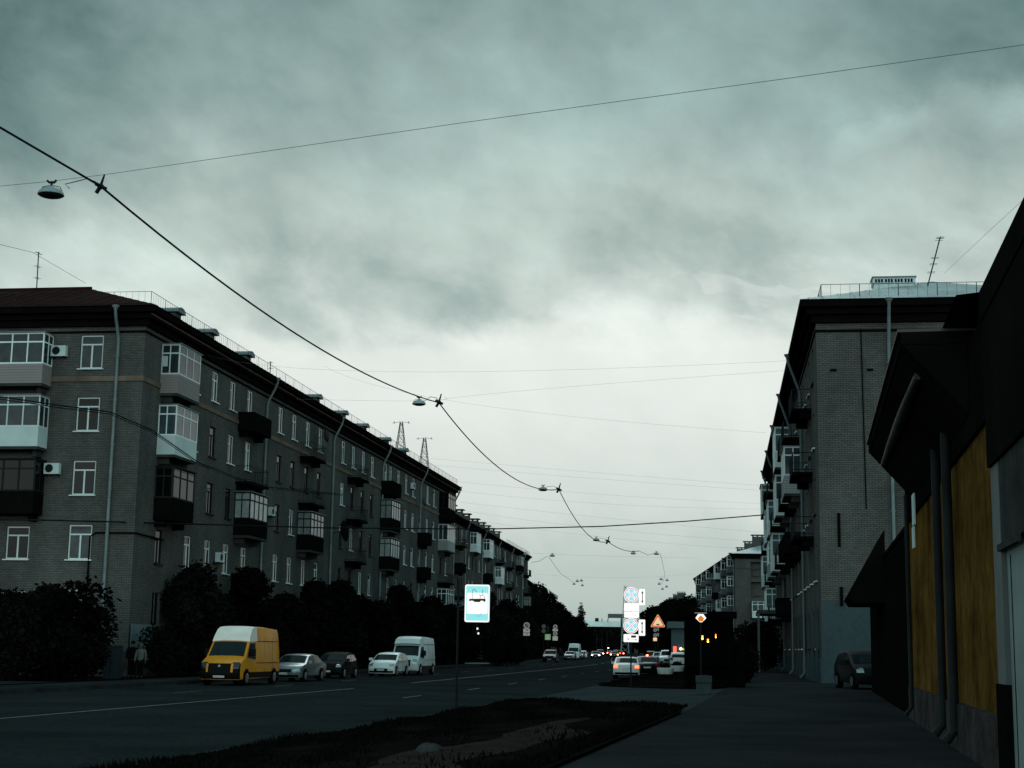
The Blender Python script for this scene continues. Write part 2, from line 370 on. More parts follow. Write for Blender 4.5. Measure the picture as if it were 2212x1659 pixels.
def put_window(tpl,fac,u,z,root,sill=True):
    o=link('window',tpl[0],root,fac.pos(u,0,z),fac.rz); link('pane',tpl[1],o)
    if sill: link('sill',tpl[2],o)
    return o
WT={}
def win(kind,w_=1.2,h_=1.85):
    k=(kind,w_,h_)
    if k not in WT:
        fm,gm={'w':(white,glassd),'c':(white,glassm),'d':(dwood,glassd),'g':(gwood,glassm),'l':(white,glassl)}[kind[0]]
        WT[k]=window_tpl(w_,h_,fm,gm,'V' if kind.endswith('v') else 'T',white if kind[0] in 'wcl' else darkmet)
    return WT[k]
def balcony(kind,fac,u,z,root,w_=4.6,d=1.05,label=None):
    """origin: slab level at the wall, outward -Y"""
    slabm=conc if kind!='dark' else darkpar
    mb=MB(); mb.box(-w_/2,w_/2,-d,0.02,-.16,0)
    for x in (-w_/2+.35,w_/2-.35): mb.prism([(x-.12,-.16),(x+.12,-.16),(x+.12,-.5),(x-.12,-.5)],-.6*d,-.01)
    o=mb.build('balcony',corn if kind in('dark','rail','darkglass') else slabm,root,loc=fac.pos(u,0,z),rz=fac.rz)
    if label:o['label']=label
    W=w_/2; e=.03
    if kind=='rail':
        r=MB(); 
        for zr in (.12,1.0): r.tube([(-W+e,0,zr),(-W+e,-d+e,zr),(W-e,-d+e,zr),(W-e,0,zr)],.022,4)
        x=-W+e
        while x<W-e: r.tube([(x,-d+e,0),(x,-d+e,1.)],.011,3,False); x+=.16
        for s_ in(-1,1):
            y=-d+.15
            while y<0: r.tube([(s_*(W-e),y,0),(s_*(W-e),y,1.)],.011,3,False); y+=.16
        r.build('railing',darkmet,o)
    if kind in('dark','darkglass','whiteglass','sideglass','paleglass','greyglass','frameglass'):
        pm={'dark':darkpar,'darkglass':darkpar,'whiteglass':panewhite,'sideglass':siding,'paleglass':darkpar,'greyglass':greyside,'frameglass':gwood}[kind]
        p=MB(); 
        p.box(-W,W,-d,-d+.05,0,1.05); p.box(-W,-W+.05,-d+.05,0,0,1.05); p.box(W-.05,W,-d+.05,0,0,1.05)
        p.build('parapet',pm,o)
        if kind in('sideglass','greyglass','dark'):
            g=MB(); z_=.12
            while z_<1.0: g.box(-W-.008,W+.008,-d-.008,-.01,z_,z_+.018); z_+=.15
            g.build('seam',corn if kind=='dark' else mat('seam_grey',(.16,.16,.16)),o)
        if kind!='dark':
            fm=white if kind in('whiteglass','sideglass','greyglass','frameglass') else dwood; gm=glassm if kind in('whiteglass','sideglass','greyglass') else (glassd if kind in('darkglass','frameglass') else glassl)
            top=2.75; f=MB(); n=max(3,int(w_/.9)); t=.07 if fm==white else .09
            for i in range(n+1):
                x=-W+(w_-t)*i/n; f.box(x,x+t,-d-.005,-d+.06,1.05,top)
            for z_ in (1.05,2.2,top-.08): f.box(-W+.001,W-.001,-d+.0,-d+.055,z_,z_+.08)
            for sx in (-1,1):
                xa=sx*W-(.06 if sx>0 else 0)
                for y in(-d*.5,-.07): f.box(xa,xa+.06,y,y+.06,1.05,top)
                for z_ in (1.05,2.2,top-.08): f.box(xa+.002,xa+.058,-d+.06,-.0,z_,z_+.079)
            f.build('glazing_frame',fm,o)
            MB().box(-W+.03,W-.03,-d+.025,-.02,1.1,top-.05).build('glazing',gm,o)
            MB().prism([(-W-.06,top),(W+.06,top),(W+.06,top+.05),(-W-.06,top+.05)],-d-.1,0).build('canopy',galv if kind!='darkglass' else darkmet,o)
    return o
def chimney(root,x,y,z,w_=1.0,d=2.6,h=1.1,style='round',bm=None):
    mb=MB(); mb.box(x-w_/2,x+w_/2,y-d/2,y+d/2,z-.9,z+h-.35); o=mb.build('chimney',bm or brx,root)
    c=MB()
    if style=='round':
        prof=[(math.cos(a)*(w_/2+.16),h-.3+math.sin(a)*.34) for a in [math.pi*i/6 for i in range(7)]]
        c.prism([(x+p,z+q) for p,q in prof],y-d/2-.25,y+d/2+.25)
    else:
        c.box(x-w_/2-.2,x+w_/2+.2,y-d/2-.25,y+d/2+.25,z+h-.12,z+h)
        for i in range(4): c.box(x-w_/2+.02,x+w_/2-.02,y-d/2+.02+i*(d-.2)/3,y-d/2+.14+i*(d-.2)/3,z+h-.35,z+h-.12)
    c.build('chimney_cap',galv if style=='round' else conc,o); return o
def railing(root,p0,p1,h=.75,st=.35,post=2.2,r=.012,lean=0):
    p0,p1=Vector(p0),Vector(p1); d=p1-p0; n=max(1,int(d.length/st)); mb=MB()
    for zr in (.08,h): mb.tube([p0+Vector((0,0,zr)),p1+Vector((0,0,zr))],r*1.2,4,False)
    for i in range(n+1):
        q=p0+d*(i/n); big=(i%max(1,int(post/st))==0); mb.tube([q+Vector((0,0,0 if big else .08)),q+Vector((0,0,h))],r*(1.6 if big else .6),3,False)
        if big: mb.tube([q,q+Vector((0,0,h*.8))+Vector((d.y,-d.x,0)).normalized()*.0],r,3,False)
    return mb.build('roof_railing',darkmet,root)
def downpipe(root,fac,u,zt,zb,over=.8,eave=None,m=None):
    mb=MB(); eave=eave or zt+1.2; z0=zt
    mb.lathe([(.06,-.35),(.11,-.12),(.2,0),(.2,.06)],fac.pos(u,over-.05,eave),10)
    pts=[fac.pos(u,over-.05,eave-.3),fac.pos(u,over-.15,eave-.6),fac.pos(u,.2,zt+.1),fac.pos(u,.12,zt-.25),fac.pos(u,.12,zb+.3),fac.pos(u,.35,zb)]
    mb.tube(pts,.085,8)
    z=zt-1
    while z>zb+.5:
        c=fac.pos(u,.12,z); mb.tube([(c[0],c[1],c[2]-.04),(c[0],c[1],c[2]+.04)],.115,8); z-=2.4
    return mb.build('downpipe',m or galv,root,smooth=40)
def hip_roof(root,Lx,W,z,h,ov,m,hipn=1.,hipf=1.,seam=True):
    x0,x1,y0,y1=-ov,Lx+ov,-ov,W+ov; r=(W/2)
    P=[(x0,y0,z),(x1,y0,z),(x1,y1,z),(x0,y1,z),(x0+r*hipn+ov,W/2,z+h),(x1-r*hipf-ov,W/2,z+h)]
    o=MB().add(P,[(0,1,5,4),(1,2,5),(2,3,4,5),(3,0,4),(3,2,1,0)]).build('roof',m,root)
    if seam:
        mb=MB()
        x=x0+.3
        while x<x1:
            for y,s_ in ((y0,1),(y1,-1)):
                yt=W/2; t=1.
                if x<P[4][0]: t=(x-x0)/(P[4][0]-x0)
                if x>P[5][0]: t=(x1-x)/(x1-P[5][0])
                mb.tube([(x,y,z+.01),(x,y+(yt-y)*t,z+h*t+.01)],.02,3,False)
            x+=.75
        for xe,xr in ((x0,P[4][0]),(x1,P[5][0])):
            y=y0+.4
            while y<y1:
                t=1-abs(y-W/2)/(W/2+ov); mb.tube([(xe,y,z+.01),(xe+(xr-xe)*t,y,z+h*t+.01)],.02,3,False); y+=.75
        mb.build('roof_seam',m,o)
    return o
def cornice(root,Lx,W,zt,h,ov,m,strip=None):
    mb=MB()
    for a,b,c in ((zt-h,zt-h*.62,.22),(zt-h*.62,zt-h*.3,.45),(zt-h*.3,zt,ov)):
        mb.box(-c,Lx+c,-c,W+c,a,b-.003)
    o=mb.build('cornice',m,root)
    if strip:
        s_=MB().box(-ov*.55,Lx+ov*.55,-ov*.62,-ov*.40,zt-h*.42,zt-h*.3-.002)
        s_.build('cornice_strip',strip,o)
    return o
def course(root,Lx,W,z,h,m,p=.07):
    mb=MB(); mb.box(-p,Lx+p,-p,0,z,z+h); mb.box(-p,-.001,0,W,z,z+h); mb.box(Lx+.001,Lx+p,0,W,z,z+h)
    return mb.build('string_course',m,root)
def antenna(root,base,h,arms,tilt=(0,0),top=None):
    b=Vector(base); tp=b+Vector((tilt[0],tilt[1],h)); mb=MB(); mb.tube([b,tp],.035,5)
    for t,l in arms:
        q=b.lerp(tp,t); mb.tube([q+Vector((-l/2,0,0)),q+Vector((l/2,0,.0))],.018,4); mb.tube([q+Vector((-l*.3,-.2,0)),q+Vector((-l*.3,.2,0))],.012,3); mb.tube([q+Vector((l*.3,-.2,0)),q+Vector((l*.3,.2,0))],.012,3)
    return mb.build('antenna',darkmet,root)
def dish(root,fac,u,z,r=.55,m=None,out=.7):
    c=fac.pos(u,out,z); mb=MB(); n=14
    mb.T=Matrix.Translation(c)@Matrix.Rotation(R(35),4,'Z')@Matrix.Rotation(R(80),4,'X')
    mb.lathe([(.02,0),(r*.5,.05),(r*.85,.13),(r,.2),(r*.97,.2),(r*.8,.14),(r*.45,.07),(.02,.03)],(0,0,0),n)
    mb.T=None; w0=fac.pos(u,0,z-.2); mb.tube([w0,c],.03,5)
    return mb.build('satellite_dish',m or gwood,root,smooth=50)
def aircon(root,fac,u,z):
    o=MB().box(-.42,.42,-.36,-.06,0,.58).build('air_conditioner',panewhite,root,loc=fac.pos(u,0,z),rz=fac.rz)
    f=MB(); f.lathe([(.22,0),(.22,.02),(.17,.025)],(-.12,-.385,.3),16,'y'); f.build('fan_grille',darkmet,o)
    MB().box(-.35,-.3,-.4,0,-.08,-.001).box(.3,.35,-.4,0,-.08,-.001).build('bracket',darkmet,o)
    return o
FH=3.43; SILL=[2.25,5.68,9.11,12.54,15.95]
def plinth(root,Lx,W,zt,m,p=.09,zb=-.6):
    return MB().box(-p,Lx+p,-p,W+p,zb,zt).build('plinth',m,root)
def nearbase(o): return o
# ---------------- left corner block
AZ=R(8.3)
root=empty('apartment_building',(-19.82,80.85,0),math.pi/2-AZ,'long five storey brick apartment block filling the left side, with a red metal roof','building','brick apartment blocks along the street')
LA=root; LL,LW=93.,12.; ZE=19.25
st_=Fac('street'); nf=Fac('near')
cols=[8.1,11.5,14.9,18.4,25.4,28.8,32.4,35.9,43.,46.4,49.9,53.3,60.6,64.,67.5,70.9,78.1,81.6,86.,89.]
bal=[(4.2,3.4,['','', 'darkglass','whiteglass','sideglass']),(18.,3.8,['','dark','paleglass','rail','dark']),(32.2,3.7,['','','paleglass','rail','rail']),(46.1,3.4,['','','rail','rail','rail']),(58.6,3.8,['','','paleglass','paleglass','dark']),(74.4,2.2,['','dark','dark','dark','']),(86.4,4.4,['','whiteglass','rail','greyglass','darkglass'])]
ops=[];wl=[]
rng=random.Random(3)
for fl,z in enumerate(SILL):
    for c in cols:
        covered=any(abs(c-b[0])<b[1]/2+.2 and b[2][fl] in('paleglass','whiteglass','sideglass','darkglass') for b in bal)
        if covered: continue
        ops.append((c,z,1.15,1.85)); k=rng.choice(['w','w','c','d','d','wv']) if fl<4 else rng.choice(['w','w','wv'])
        if fl==2 and c in(11.5,14.9): k='d'
        if fl==1 and c<19: k='w'
        wl.append((st_,c,z,1.15,1.85,k,fl))
    for b in bal:
        if b[2][fl]=='rail' or b[2][fl]=='dark':
            if not any(abs(o[0]-b[0])<1.6 and abs(o[1]-z)<.1 for o in ops):
                ops.append((b[0],z-.85,.95,2.7)); wl.append((st_,b[0],z-.85,.95,2.7,rng.choice('wc'),fl))
for fl in (0,1):
    ops.append((3.6,SILL[fl],1.15,1.85)); wl.append((st_,3.6,SILL[fl],1.15,1.85,'d',fl))
wall(st_,0,LL,-.6,ZE-.9,ops,brx,root)
eops=[]
for fl,z in enumerate(SILL):
    eops.append((3.0,z,1.3,1.85)); wl.append((nf,3.0,z,1.3,1.85,'c' if fl in(1,4) else 'w',9))
    if fl<2: eops.append((6.5,z,1.3,1.75)); wl.append((nf,6.5,z,1.3,1.75,'w',9))
    eops.append((10.9,z,1.3,1.85)); wl.append((nf,10.9,z,1.3,1.85,'w',9))
WING=30.
wall(nf,0,WING,-.6,ZE-.9,eops,bry,root)
MB().box(0,LL,LW-.1,LW,-.6,ZE-.9).box(LL-.1,LL,.01,LW-.11,-.6,ZE-.9).build('wall',brx,root)
stuff=MB(); nwin=0
for fac,u_,z,w_,h_,k,fl in wl:
    if fl==0 and fac is st_:
        c=u_; stuff.box(c-w_/2+.01,c-w_/2+.08,.08,.15,z,z+h_); stuff.box(c+w_/2-.08,c+w_/2-.01,.08,.15,z,z+h_); stuff.box(c-.04,c+.04,.08,.15,z,z+h_); stuff.k=1; stuff.box(c-w_/2+.05,c+w_/2-.05,.11,.13,z,z+h_); stuff.k=0
    else: put_window(win(k,w_,h_),fac,u_,z,root); nwin+=1
so_=stuff.build('window_row',[gwood,glassd],root); so_['kind']='stuff'
plinth(root,LL,LW,.95,plinthm)
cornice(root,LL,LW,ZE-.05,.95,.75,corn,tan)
hip_roof(root,LL,LW,ZE,2.6,.8,redroof)
MB().add([(-.78,5.,ZE+.01),(6,5.9,ZE+2.6),(12.8,11.8,ZE+.01),(-.78,WING+.8,ZE+.01),(6,WING+.8,ZE+2.6),(12.8,WING+.8,ZE+.01)],[(0,1,4,3),(1,2,5,4),(3,4,5)]).build('roof',redroof,root)
mb=MB()
for i in range(32): mb.tube([(-.78,6+i*.75,ZE+.03),(6,6+i*.75,ZE+2.63)],.02,3,False)
mb.build('roof_seam',redroof,root); MB().tube([(6,5.9,ZE+2.64),(6,WING,ZE+2.64)],.09,6).build('ridge_cap',redroof,root)
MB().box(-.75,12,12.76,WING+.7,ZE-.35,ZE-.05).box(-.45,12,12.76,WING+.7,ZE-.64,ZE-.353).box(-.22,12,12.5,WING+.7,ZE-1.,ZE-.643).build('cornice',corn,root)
MB().box(.05,12,12.01,WING,-.6,ZE-.9).build('wall',bry,root)
course(root,LL,LW,17.9,.12,corn); course(root,LL,LW,15.25,.28,tan,.06); MB().box(-.06,-.001,12.01,WING,15.25,15.53).build('string_course',tan,root)
for u_ in (21.8,39.6,56.9,73.9): downpipe(root,st_,u_,17.6,-.2,.8,ZE-.05)
downpipe(root,st_,92.9,17.6,2,.8,ZE-.05)
downpipe(root,nf,1.45,17.6,1.2,.8,ZE-.05)
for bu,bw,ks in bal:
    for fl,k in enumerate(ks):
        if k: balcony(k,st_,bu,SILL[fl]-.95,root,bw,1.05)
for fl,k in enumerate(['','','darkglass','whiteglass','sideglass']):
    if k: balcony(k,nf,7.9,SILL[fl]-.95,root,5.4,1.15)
# lowest end-wall balcony: its dark glazing puts in an open loggia's shade
railing(root,(-.35,-.35,ZE+.12),(LL+.3,-.35,ZE+.12),.72); railing(root,(-.35,-.35,ZE+.12),(-.35,WING,ZE+.12),.72)
for u_ in (7.,13.,20.4,38.,46.3,53.8,62.8,70.7): chimney(root,u_,2.4,ZE+.6,1.0,3.0,.95)
chimney(root,15.,3.,ZE+.7,.7,1.5,.8)
antenna(root,(7.0,9.8,ZE+1.6),3.6,[(.55,.45),(.75,.5),(.98,.7)],(0.1,.1)); antenna(root,(15.,1.6,ZE+.3),1.5,[(.9,.3)]); antenna(root,(32.,3.,ZE+.5),2.6,[(.97,.5),(.8,.3)])
def pylon(root,x,y,z,h=4.4):
    mb=MB(); b=.6; t=.12
    for sx,sy in((-1,-1),(1,-1),(1,1),(-1,1)): mb.tube([(x+sx*b,y+sy*b,z),(x+sx*t,y+sy*t,z+h)],.035,4)
    n=6
    for i in range(n):
        a0=b+(t-b)*i/n; a1=b+(t-b)*(i+1)/n; z0=z+h*i/n; z1=z+h*(i+1)/n
        c=[(-1,-1),(1,-1),(1,1),(-1,1)]
        for j in range(4):
            p,q=c[j],c[(j+1)%4]
            mb.tube([(x+p[0]*a0,y+p[1]*a0,z0),(x+q[0]*a1,y+q[1]*a1,z1)],.018,3,False); mb.tube([(x+q[0]*a0,y+q[1]*a0,z0),(x+p[0]*a1,y+p[1]*a1,z1)],.018,3,False); mb.tube([(x+p[0]*a0,y+p[1]*a0,z0),(x+q[0]*a0,y+q[1]*a0,z0)],.018,3,False)
    mb.tube([(x,y-.95,z+h-.1),(x,y,z+h+.05),(x,y+.95,z+h-.1)],.022,4)
    for s_ in(-1,1): mb.tube([(x,y+s_*.75,z+h-.15),(x,y+s_*.75,z+h+.08)],.035,5)
    return mb.build('roof_mast',darkmet,root)
pylon(root,76.2,2.6,ZE+.8,4.2); pylon(root,88.4,2.6,ZE+.8,4.2)
aircon(root,nf,4.75,16.6); aircon(root,nf,4.7,10.2); aircon(root,st_,2.9,16.5); aircon(root,st_,13.2,6.3); aircon(root,st_,23.4,10.); aircon(root,st_,69.5,16.6)
dish(root,st_,34.4,17.,.5); dish(root,st_,39.6,10.2,.85,darkmet,1.0); dish(root,st_,72.2,15.6,.45)
MB().box(.05,4.2,-.13,-.095,.5,2.35).build('painted_board',mat('pale_board',(.12,.17,.19),.8,var=.1,vscale=1.),root)
MB().tube([nf.pos(2.4,.08,1.),nf.pos(2.4,.08,6.9),nf.pos(2.1,.08,7.1),nf.pos(.0,.08,7.1),st_.pos(0,.1,7.1),st_.pos(4,.1,7.0)],.05,6).build('gas_pipe',corn,root)
# ---------------- generic street block
def block(loc,az,Lx,W,ze,label,roofm,side='L',ncol=None,nfl=5,chim=(),sty='flat',balcs=(),brmat=(br2x,br2y),seed=1,winfloors=(2,3,4),pipes=(),fh=3.4,z0=2.2,hip=(1,1),ov=.7,roofh=2.4):
    rz=math.pi/2-az if side=='L' else -math.pi/2-az
    rt=empty('apartment_building',loc,rz,label,'building','brick apartment blocks along the street')
    s_=Fac('street'); rg=random.Random(seed)
    sill=[z0+i*fh for i in range(nfl)]; cs=[2.2+3.45*i for i in range(int((Lx-2)/3.45))] if ncol is None else ncol
    ops=[];sm=MB(); wins=[]
    for fl,z in enumerate(sill):
        for c in cs:
            if any(abs(c-b[0])<b[1]/2 and b[2]==fl and b[3] not in('rail','dark') for b in balcs): continue
            ops.append((c,z,1.2,1.8)); wins.append((c,z,fl))
    wall(s_,0,Lx,-.6,ze-.7,ops,brmat[0],rt)
    room=[w_ for w_ in wins if w_[2] in winfloors][:96]
    for c,z,fl in wins:
        if (c,z,fl) in room: put_window(win(rg.choice(['w','c','d','g','wv']),1.2,1.8),s_,c,z,rt)
        else:
            sm.k=0; sm.box(c-.59,c-.52,.08,.15,z,z+1.8); sm.box(c+.52,c+.59,.08,.15,z,z+1.8); sm.box(c-.04,c+.04,.08,.15,z,z+1.8); sm.k=1; sm.box(c-.55,c+.55,.11,.13,z,z+1.8)
    if sm.v: o=sm.build('window_row',[gwood,glassd],rt); o['kind']='stuff'
    for b in balcs: balcony(b[3],s_,b[0],sill[b[2]]-.95,rt,b[1],1.0)
    plinth(rt,Lx,W,.9,plinthm); cornice(rt,Lx,W,ze-.05,.8,ov,corn)
    hip_roof(rt,Lx,W,ze,roofh,ov+.05,roofm,hip[0],hip[1],seam=False)
    course(rt,Lx,W,sill[-1]-.5,.22,brmat[0],.06)
    for p in pipes: downpipe(rt,s_,p,ze-1.6,0,ov,ze-.05)
    for c in chim: chimney(rt,c[0],c[1] if len(c)>1 else 3.,ze+.7,1.4,2.6,c[2] if len(c)>2 else 1.5,sty,brmat[0])
    return rt,s_,sill
rg=random.Random(5)
def rb(cols,floors,kinds,w_=4.2,p=.8):
    return [(c,w_,f,rg.choice(kinds)) for c in cols for f in floors if rg.random()<p]
# second block on the left
P2=at(1148,1217,295); P1=Vector((-7.4,200,0)); az2=math.atan2(P2.x-P1.x,P2.y-P1.y)
r2,s2,_=block((P1.x-.7,P1.y,0),az2,96,12,18.7,'second brick apartment block on the left, beyond the long one, with stepped flat chimneys',roofd,'L',chim=[(u_,2.5,1.5) for u_ in (6,13,20,27,36,43,49,55,62)],
   balcs=rb((8,22,36,50,64,78,91),(1,2,3,4),['whiteglass','rail','paleglass','dark','rail']),seed=4,pipes=(15,32,50,68,86),winfloors=(4,3,2,1))
MB().box(-.05,0,.05,11.95,-.6,18).build('wall',br2y,r2); MB().box(96,96.05,.05,11.95,-.6,18).build('wall',br2y,r2)
railing(r2,(60,-.3,18.8),(96,-.3,18.8),.7,.5)
# third block on the left, far away behind trees
P1=Vector((0.6,335,0)); P2=Vector((21.5,616,0)); az3=math.atan2(P2.x-P1.x,P2.y-P1.y)
r3,s3,_=block((P1.x,P1.y,0),az3,275,12,18.,'far apartment block on the left, half hidden behind tall trees',greyroof,'L',ncol=[4+7*i for i in range(38)],chim=[(20,4,2.2),(45,4,2.),(80,4,1.8),(120,4,1.6),(170,4,1.6),(220,4,1.6)],
   balcs=rb([10+22*i for i in range(12)],(2,3,4),['whiteglass','rail','dark'],5),seed=6,winfloors=(4,3))
# ---------------- right corner block
az=R(7.9); NC=Vector((14.83,73.2,0)); LR=75.; FCo=NC+Vector((math.sin(az),math.cos(az),0))*LR
rr=empty('apartment_building',FCo,-math.pi/2-az,'brick apartment block at the right with blank end wall and pale blue painted base','building','brick apartment blocks along the street')
cf=Fac('camside',LR); ZR=18.35; rg=random.Random(9)
def ru(d): return LR-d
cols=[ru(3.2+3.5*i) for i in range(20)]; RS=[1.6+3.3*i for i in range(5)]
balr=[]
for d_,ks in ((7,['','','rail','rail','rail']),(18,['','','dark','greyglass','rail']),(24.5,['','','dark','rail','rail']),(33,['','dark','rail','whiteglass','whiteglass']),(42,['','','whiteglass','rail','dark']),(51,['','rail','greyglass','whiteglass','rail']),(60,['','whiteglass','rail','whiteglass','dark']),(70,['','rail','whiteglass','rail','whiteglass'])):
    for f,k in enumerate(ks):
        if k: balr.append((ru(d_),4.4,f,k))
ops=[];ww=[]
for f,z in enumerate(RS):
    for c in cols:
        if any(abs(c-b[0])<2.4 and b[2]==f and 'glass' in b[3] for b in balr): continue
        ops.append((c,z,1.2,1.8)); ww.append((c,z,f))
wall(st_,0,LR,-.2,ZR-.8,ops,brx,rr)
mb=MB()
n=0
for c,z,f in ww:
    if n<96: put_window(win(rg.choice(['w','c','d','l','g']),1.2,1.8),st_,c,z,rr); n+=1
for b in balr: balcony(b[3],st_,b[0],RS[b[2]]-.95,rr,b[1],1.0)
wall(cf,0,13,3.85,ZR-.8,[],bry,rr); wall(cf,0,13,-.2,3.85,[],bluepaint,rr,name='painted_base')
MB().box(0,LR,12.9,13,-.2,ZR-.8).box(-.06,0,.05,12.85,-.2,ZR-.8).build('wall',brx,rr)
MB().box(0,LR-.02,-.07,0,-.2,1.1).build('plinth',bluepaint,rr)
cornice(rr,LR,13,ZR-.05,1.0,.72,corn); course(rr,LR,13,16.85,.12,corn,.05)
hip_roof(rr,LR,13,ZR,2.5,.78,greyroof)
railing(rr,(LR-.1,.3,ZR+.2),(LR-.1,12.8,ZR+.2),.72,.45,1.8,.014); railing(rr,(LR-.1,.3,ZR+.2),(2,.3,ZR+.2),.72,.5,2.,.014)
for d_ in (13.5,27.5,42,57,72): downpipe(rr,st_,ru(d_),16.2,0,.85,ZR-.05,mat('shaded_pipe',(.10,.12,.13),.6,metal=.3))
downpipe(rr,cf,3.45,16.3,0,.75,ZR-.05)
# ventilated ridge box with slots
o=MB().box(LR-5.6,LR-4.6,3.3,5.35,ZR+.9,ZR+2.3).build('vent_house',greyroof,rr)
MB().box(LR-5.65,LR-4.56,3.25,5.4,ZR+1.98,ZR+2.3).build('slotted_band',panewhite,o)
for g in range(4):
    m2=MB()
    for i in range(3 if g in(0,3) else 3): 
        y=3.36+g*.5+i*.15; m2.box(LR-4.56,LR-4.54,y,y+.09,ZR+2.04,ZR+2.22)
    m2.build('vent_slot',corn,o)
MB().box(LR-5.7,LR-4.5,3.2,5.45,ZR+2.3,ZR+2.36).build('vent_roof',galv,o)
MB().box(LR-1.5,LR-1.1,1.5,2.2,ZR+.3,ZR+.62).build('vent_house',panewhite,rr)
antenna(rr,(LR-4.5,6.0,ZR+1.8),2.55,[(.28,.4),(.45,.4),(.58,.35),(.97,.85),(1.,.5)],(-.0,.7))
MB().tube([cf.pos(2.15,.03,17),cf.pos(2.2,.03,8.2)],.03,5).build('lightning_cable',corn,rr)
for y,z in ((.8,14.9),(2.55,14.9)): MB().box(LR+.001,LR+.03,y-.15,y+.15,z,z+.12).build('air_vent',corn,rr)
MB().tube([cf.pos(.9,.08,8.0),cf.pos(.9,.08,6.4)],.07,6).build('wall_bracket',corn,rr); MB().tube([cf.pos(.95,.1,4.5),cf.pos(.95,.1,3.6)],.08,6).build('wall_bracket',corn,rr)
# entrance canopy on the street side
o=MB().prism([(ru(42),4.0),(ru(34),4.0),(ru(34),4.25),(ru(41),4.25)],-2.2,0).build('entrance_canopy',conc,rr); MB().box(ru(34.1),ru(34),-2.25,-2.1,0,4).build('post',gwood,o)
for d_ in range(2,30,4): MB().box(ru(d_+.5),ru(d_),-.16,-.075,0,3.6).build('pilaster',bluepaint if d_<12 else conc,rr)
# ---------------- second block on the right
Pn=at(1582,1195,264); Pf=at(1500,1251,360); azr=math.atan2(Pf.x-Pn.x,Pf.y-Pn.y); LR2=(Pf-Pn).length
r4,s4,_=block((Pf.x+.4,Pf.y,0),azr,LR2,14,17.9,'second apartment block on the right with capped chimneys, beyond the blank end wall',greyroof,'R',nfl=5,chim=[(LR2-6,5,3.0),(LR2-20,5,2.8),(LR2-34,5,2.6),(LR2-50,5,2.5),(LR2-66,5,2.4),(LR2-84,5,2.2)],
   balcs=[(LR2-u_,1.8,f,'frameglass') for u_ in (4,16,52,66,82) for f in (2,3,4)]+[(LR2-31,3.4,4,'whiteglass'),(LR2-27,3.,2,'whiteglass')]+[(LR2-36,3.2,f,'dark') for f in (1,2,3)],seed=11,pipes=(2,LR2-1),winfloors=(4,3,2,1))
c4=Fac('camside',LR2); ops=[(5.2,3.4+i*3.4,5.,2.9) for i in range(4)]
wall(c4,0,14,-.6,17.2,ops,br2y,r4,depth=1.2)
for i,k in enumerate(['whiteglass','','','']):
    if k: balcony('whiteglass',c4,5.2,4.0+3.0,r4,4.8,.9)
for i in range(4): put_window(win('g',1.2,1.8),Fac('camside',LR2-1.1),4.,4.+3.4*i,r4)
railing(r4,(LR2-.3,.3,18),(LR2-.3,13,18),.7,.6)
# third block on the right with pale hip roof, behind trees
P5=at(1440,1290,470)
r5,s5,_=block((P5.x+3,P5.y,0),R(2.2),90,16,14.8,'distant house on the right with a pale blue hip roof rising over dark trees',greyroof,'R',nfl=4,ncol=[4+8*i for i in range(11)],chim=[(85,8,4.2),(70,8,4.),(50,8,3.6),(30,8,3.)],seed=12,winfloors=(3,),roofh=5.,hip=(1,1))
wall(Fac('camside',90),0,16,-.6,14.,[],br2y,r5)
P6=at(1398,1300,620)
r6,s6,_=block((P6.x+2,P6.y,0),R(2.),110,14,17.,'farthest house on the right, small and dark beside the stacked parking signs',roofd,'R',nfl=5,ncol=[4+10*i for i in range(10)],chim=[(100,4,3.),(80,4,3.),(60,4,2.5)],seed=13,winfloors=(4,))
wall(Fac('camside',110),0,14,-.6,16.,[],br2y,r6)
# ---------------- near yellow building on the right
azy=R(11.); rzy=-math.pi/2-azy
def yl(D,d=0.): # point on the wall line at distance D ahead, d metres towards the street
    b=Vector((5.42,15.7,0)); dr=Vector((math.sin(azy),math.cos(azy),0)); return b+dr*((D-15.7)/math.cos(azy))+Vector((-math.cos(azy),math.sin(azy),0))*d
Y0=yl(35.5); 
ry=empty('low_building',Y0,rzy,'low yellow plastered building at the right edge with dark downpipes and a deep dark eave','building')
yL=(35.5-19.)/math.cos(azy)
def yx(D): return (35.5-D)/math.cos(azy)
dmatte=mat('dark_matte',(.009,.0085,.008),1.,var=.3,vscale=.5)
wall(Fac('street'),0,yL,.7,4.42,[],yellowp,ry)
MB().box(0,yL,-.12,.15,-.1,.7).build('plinth',plinthm,ry)
MB().box(0,yL,.02,8,-.1,4.4).build('wall',yellowp,ry)
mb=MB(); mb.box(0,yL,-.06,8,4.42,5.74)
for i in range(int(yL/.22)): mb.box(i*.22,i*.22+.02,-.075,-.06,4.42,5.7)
mb.build('dark_frieze',dmatte,ry)  # near black from the top of the plaster up to the eave
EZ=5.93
mb=MB(); mb.box(yx(33),yx(21),-.97,8,5.75,EZ); mb.add([(yx(33),-.95,5.74),(yx(21),-.95,5.74),(yx(21),-.08,4.75),(yx(33),-.08,4.75),(yx(33),-.08,5.74),(yx(21),-.08,5.74)],[(0,1,2,3),(0,3,4),(1,5,2)]); mb.build('eave_slab',dmatte,ry)
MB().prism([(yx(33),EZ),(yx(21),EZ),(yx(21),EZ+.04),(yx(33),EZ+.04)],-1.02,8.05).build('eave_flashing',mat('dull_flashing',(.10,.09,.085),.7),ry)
MB().tube([(yx(32.6),-.70,5.44),(yx(29),-.71,5.43),(yx(26.5),-.70,5.44),(yx(24.4),-.72,5.42),(yx(21.8),-.70,5.44)],[.05,.08,.1,.08,.06],8).build('gutter',mat('dull_gutter',(.05,.053,.053),.6,var=.4,vscale=1),ry,smooth=50)
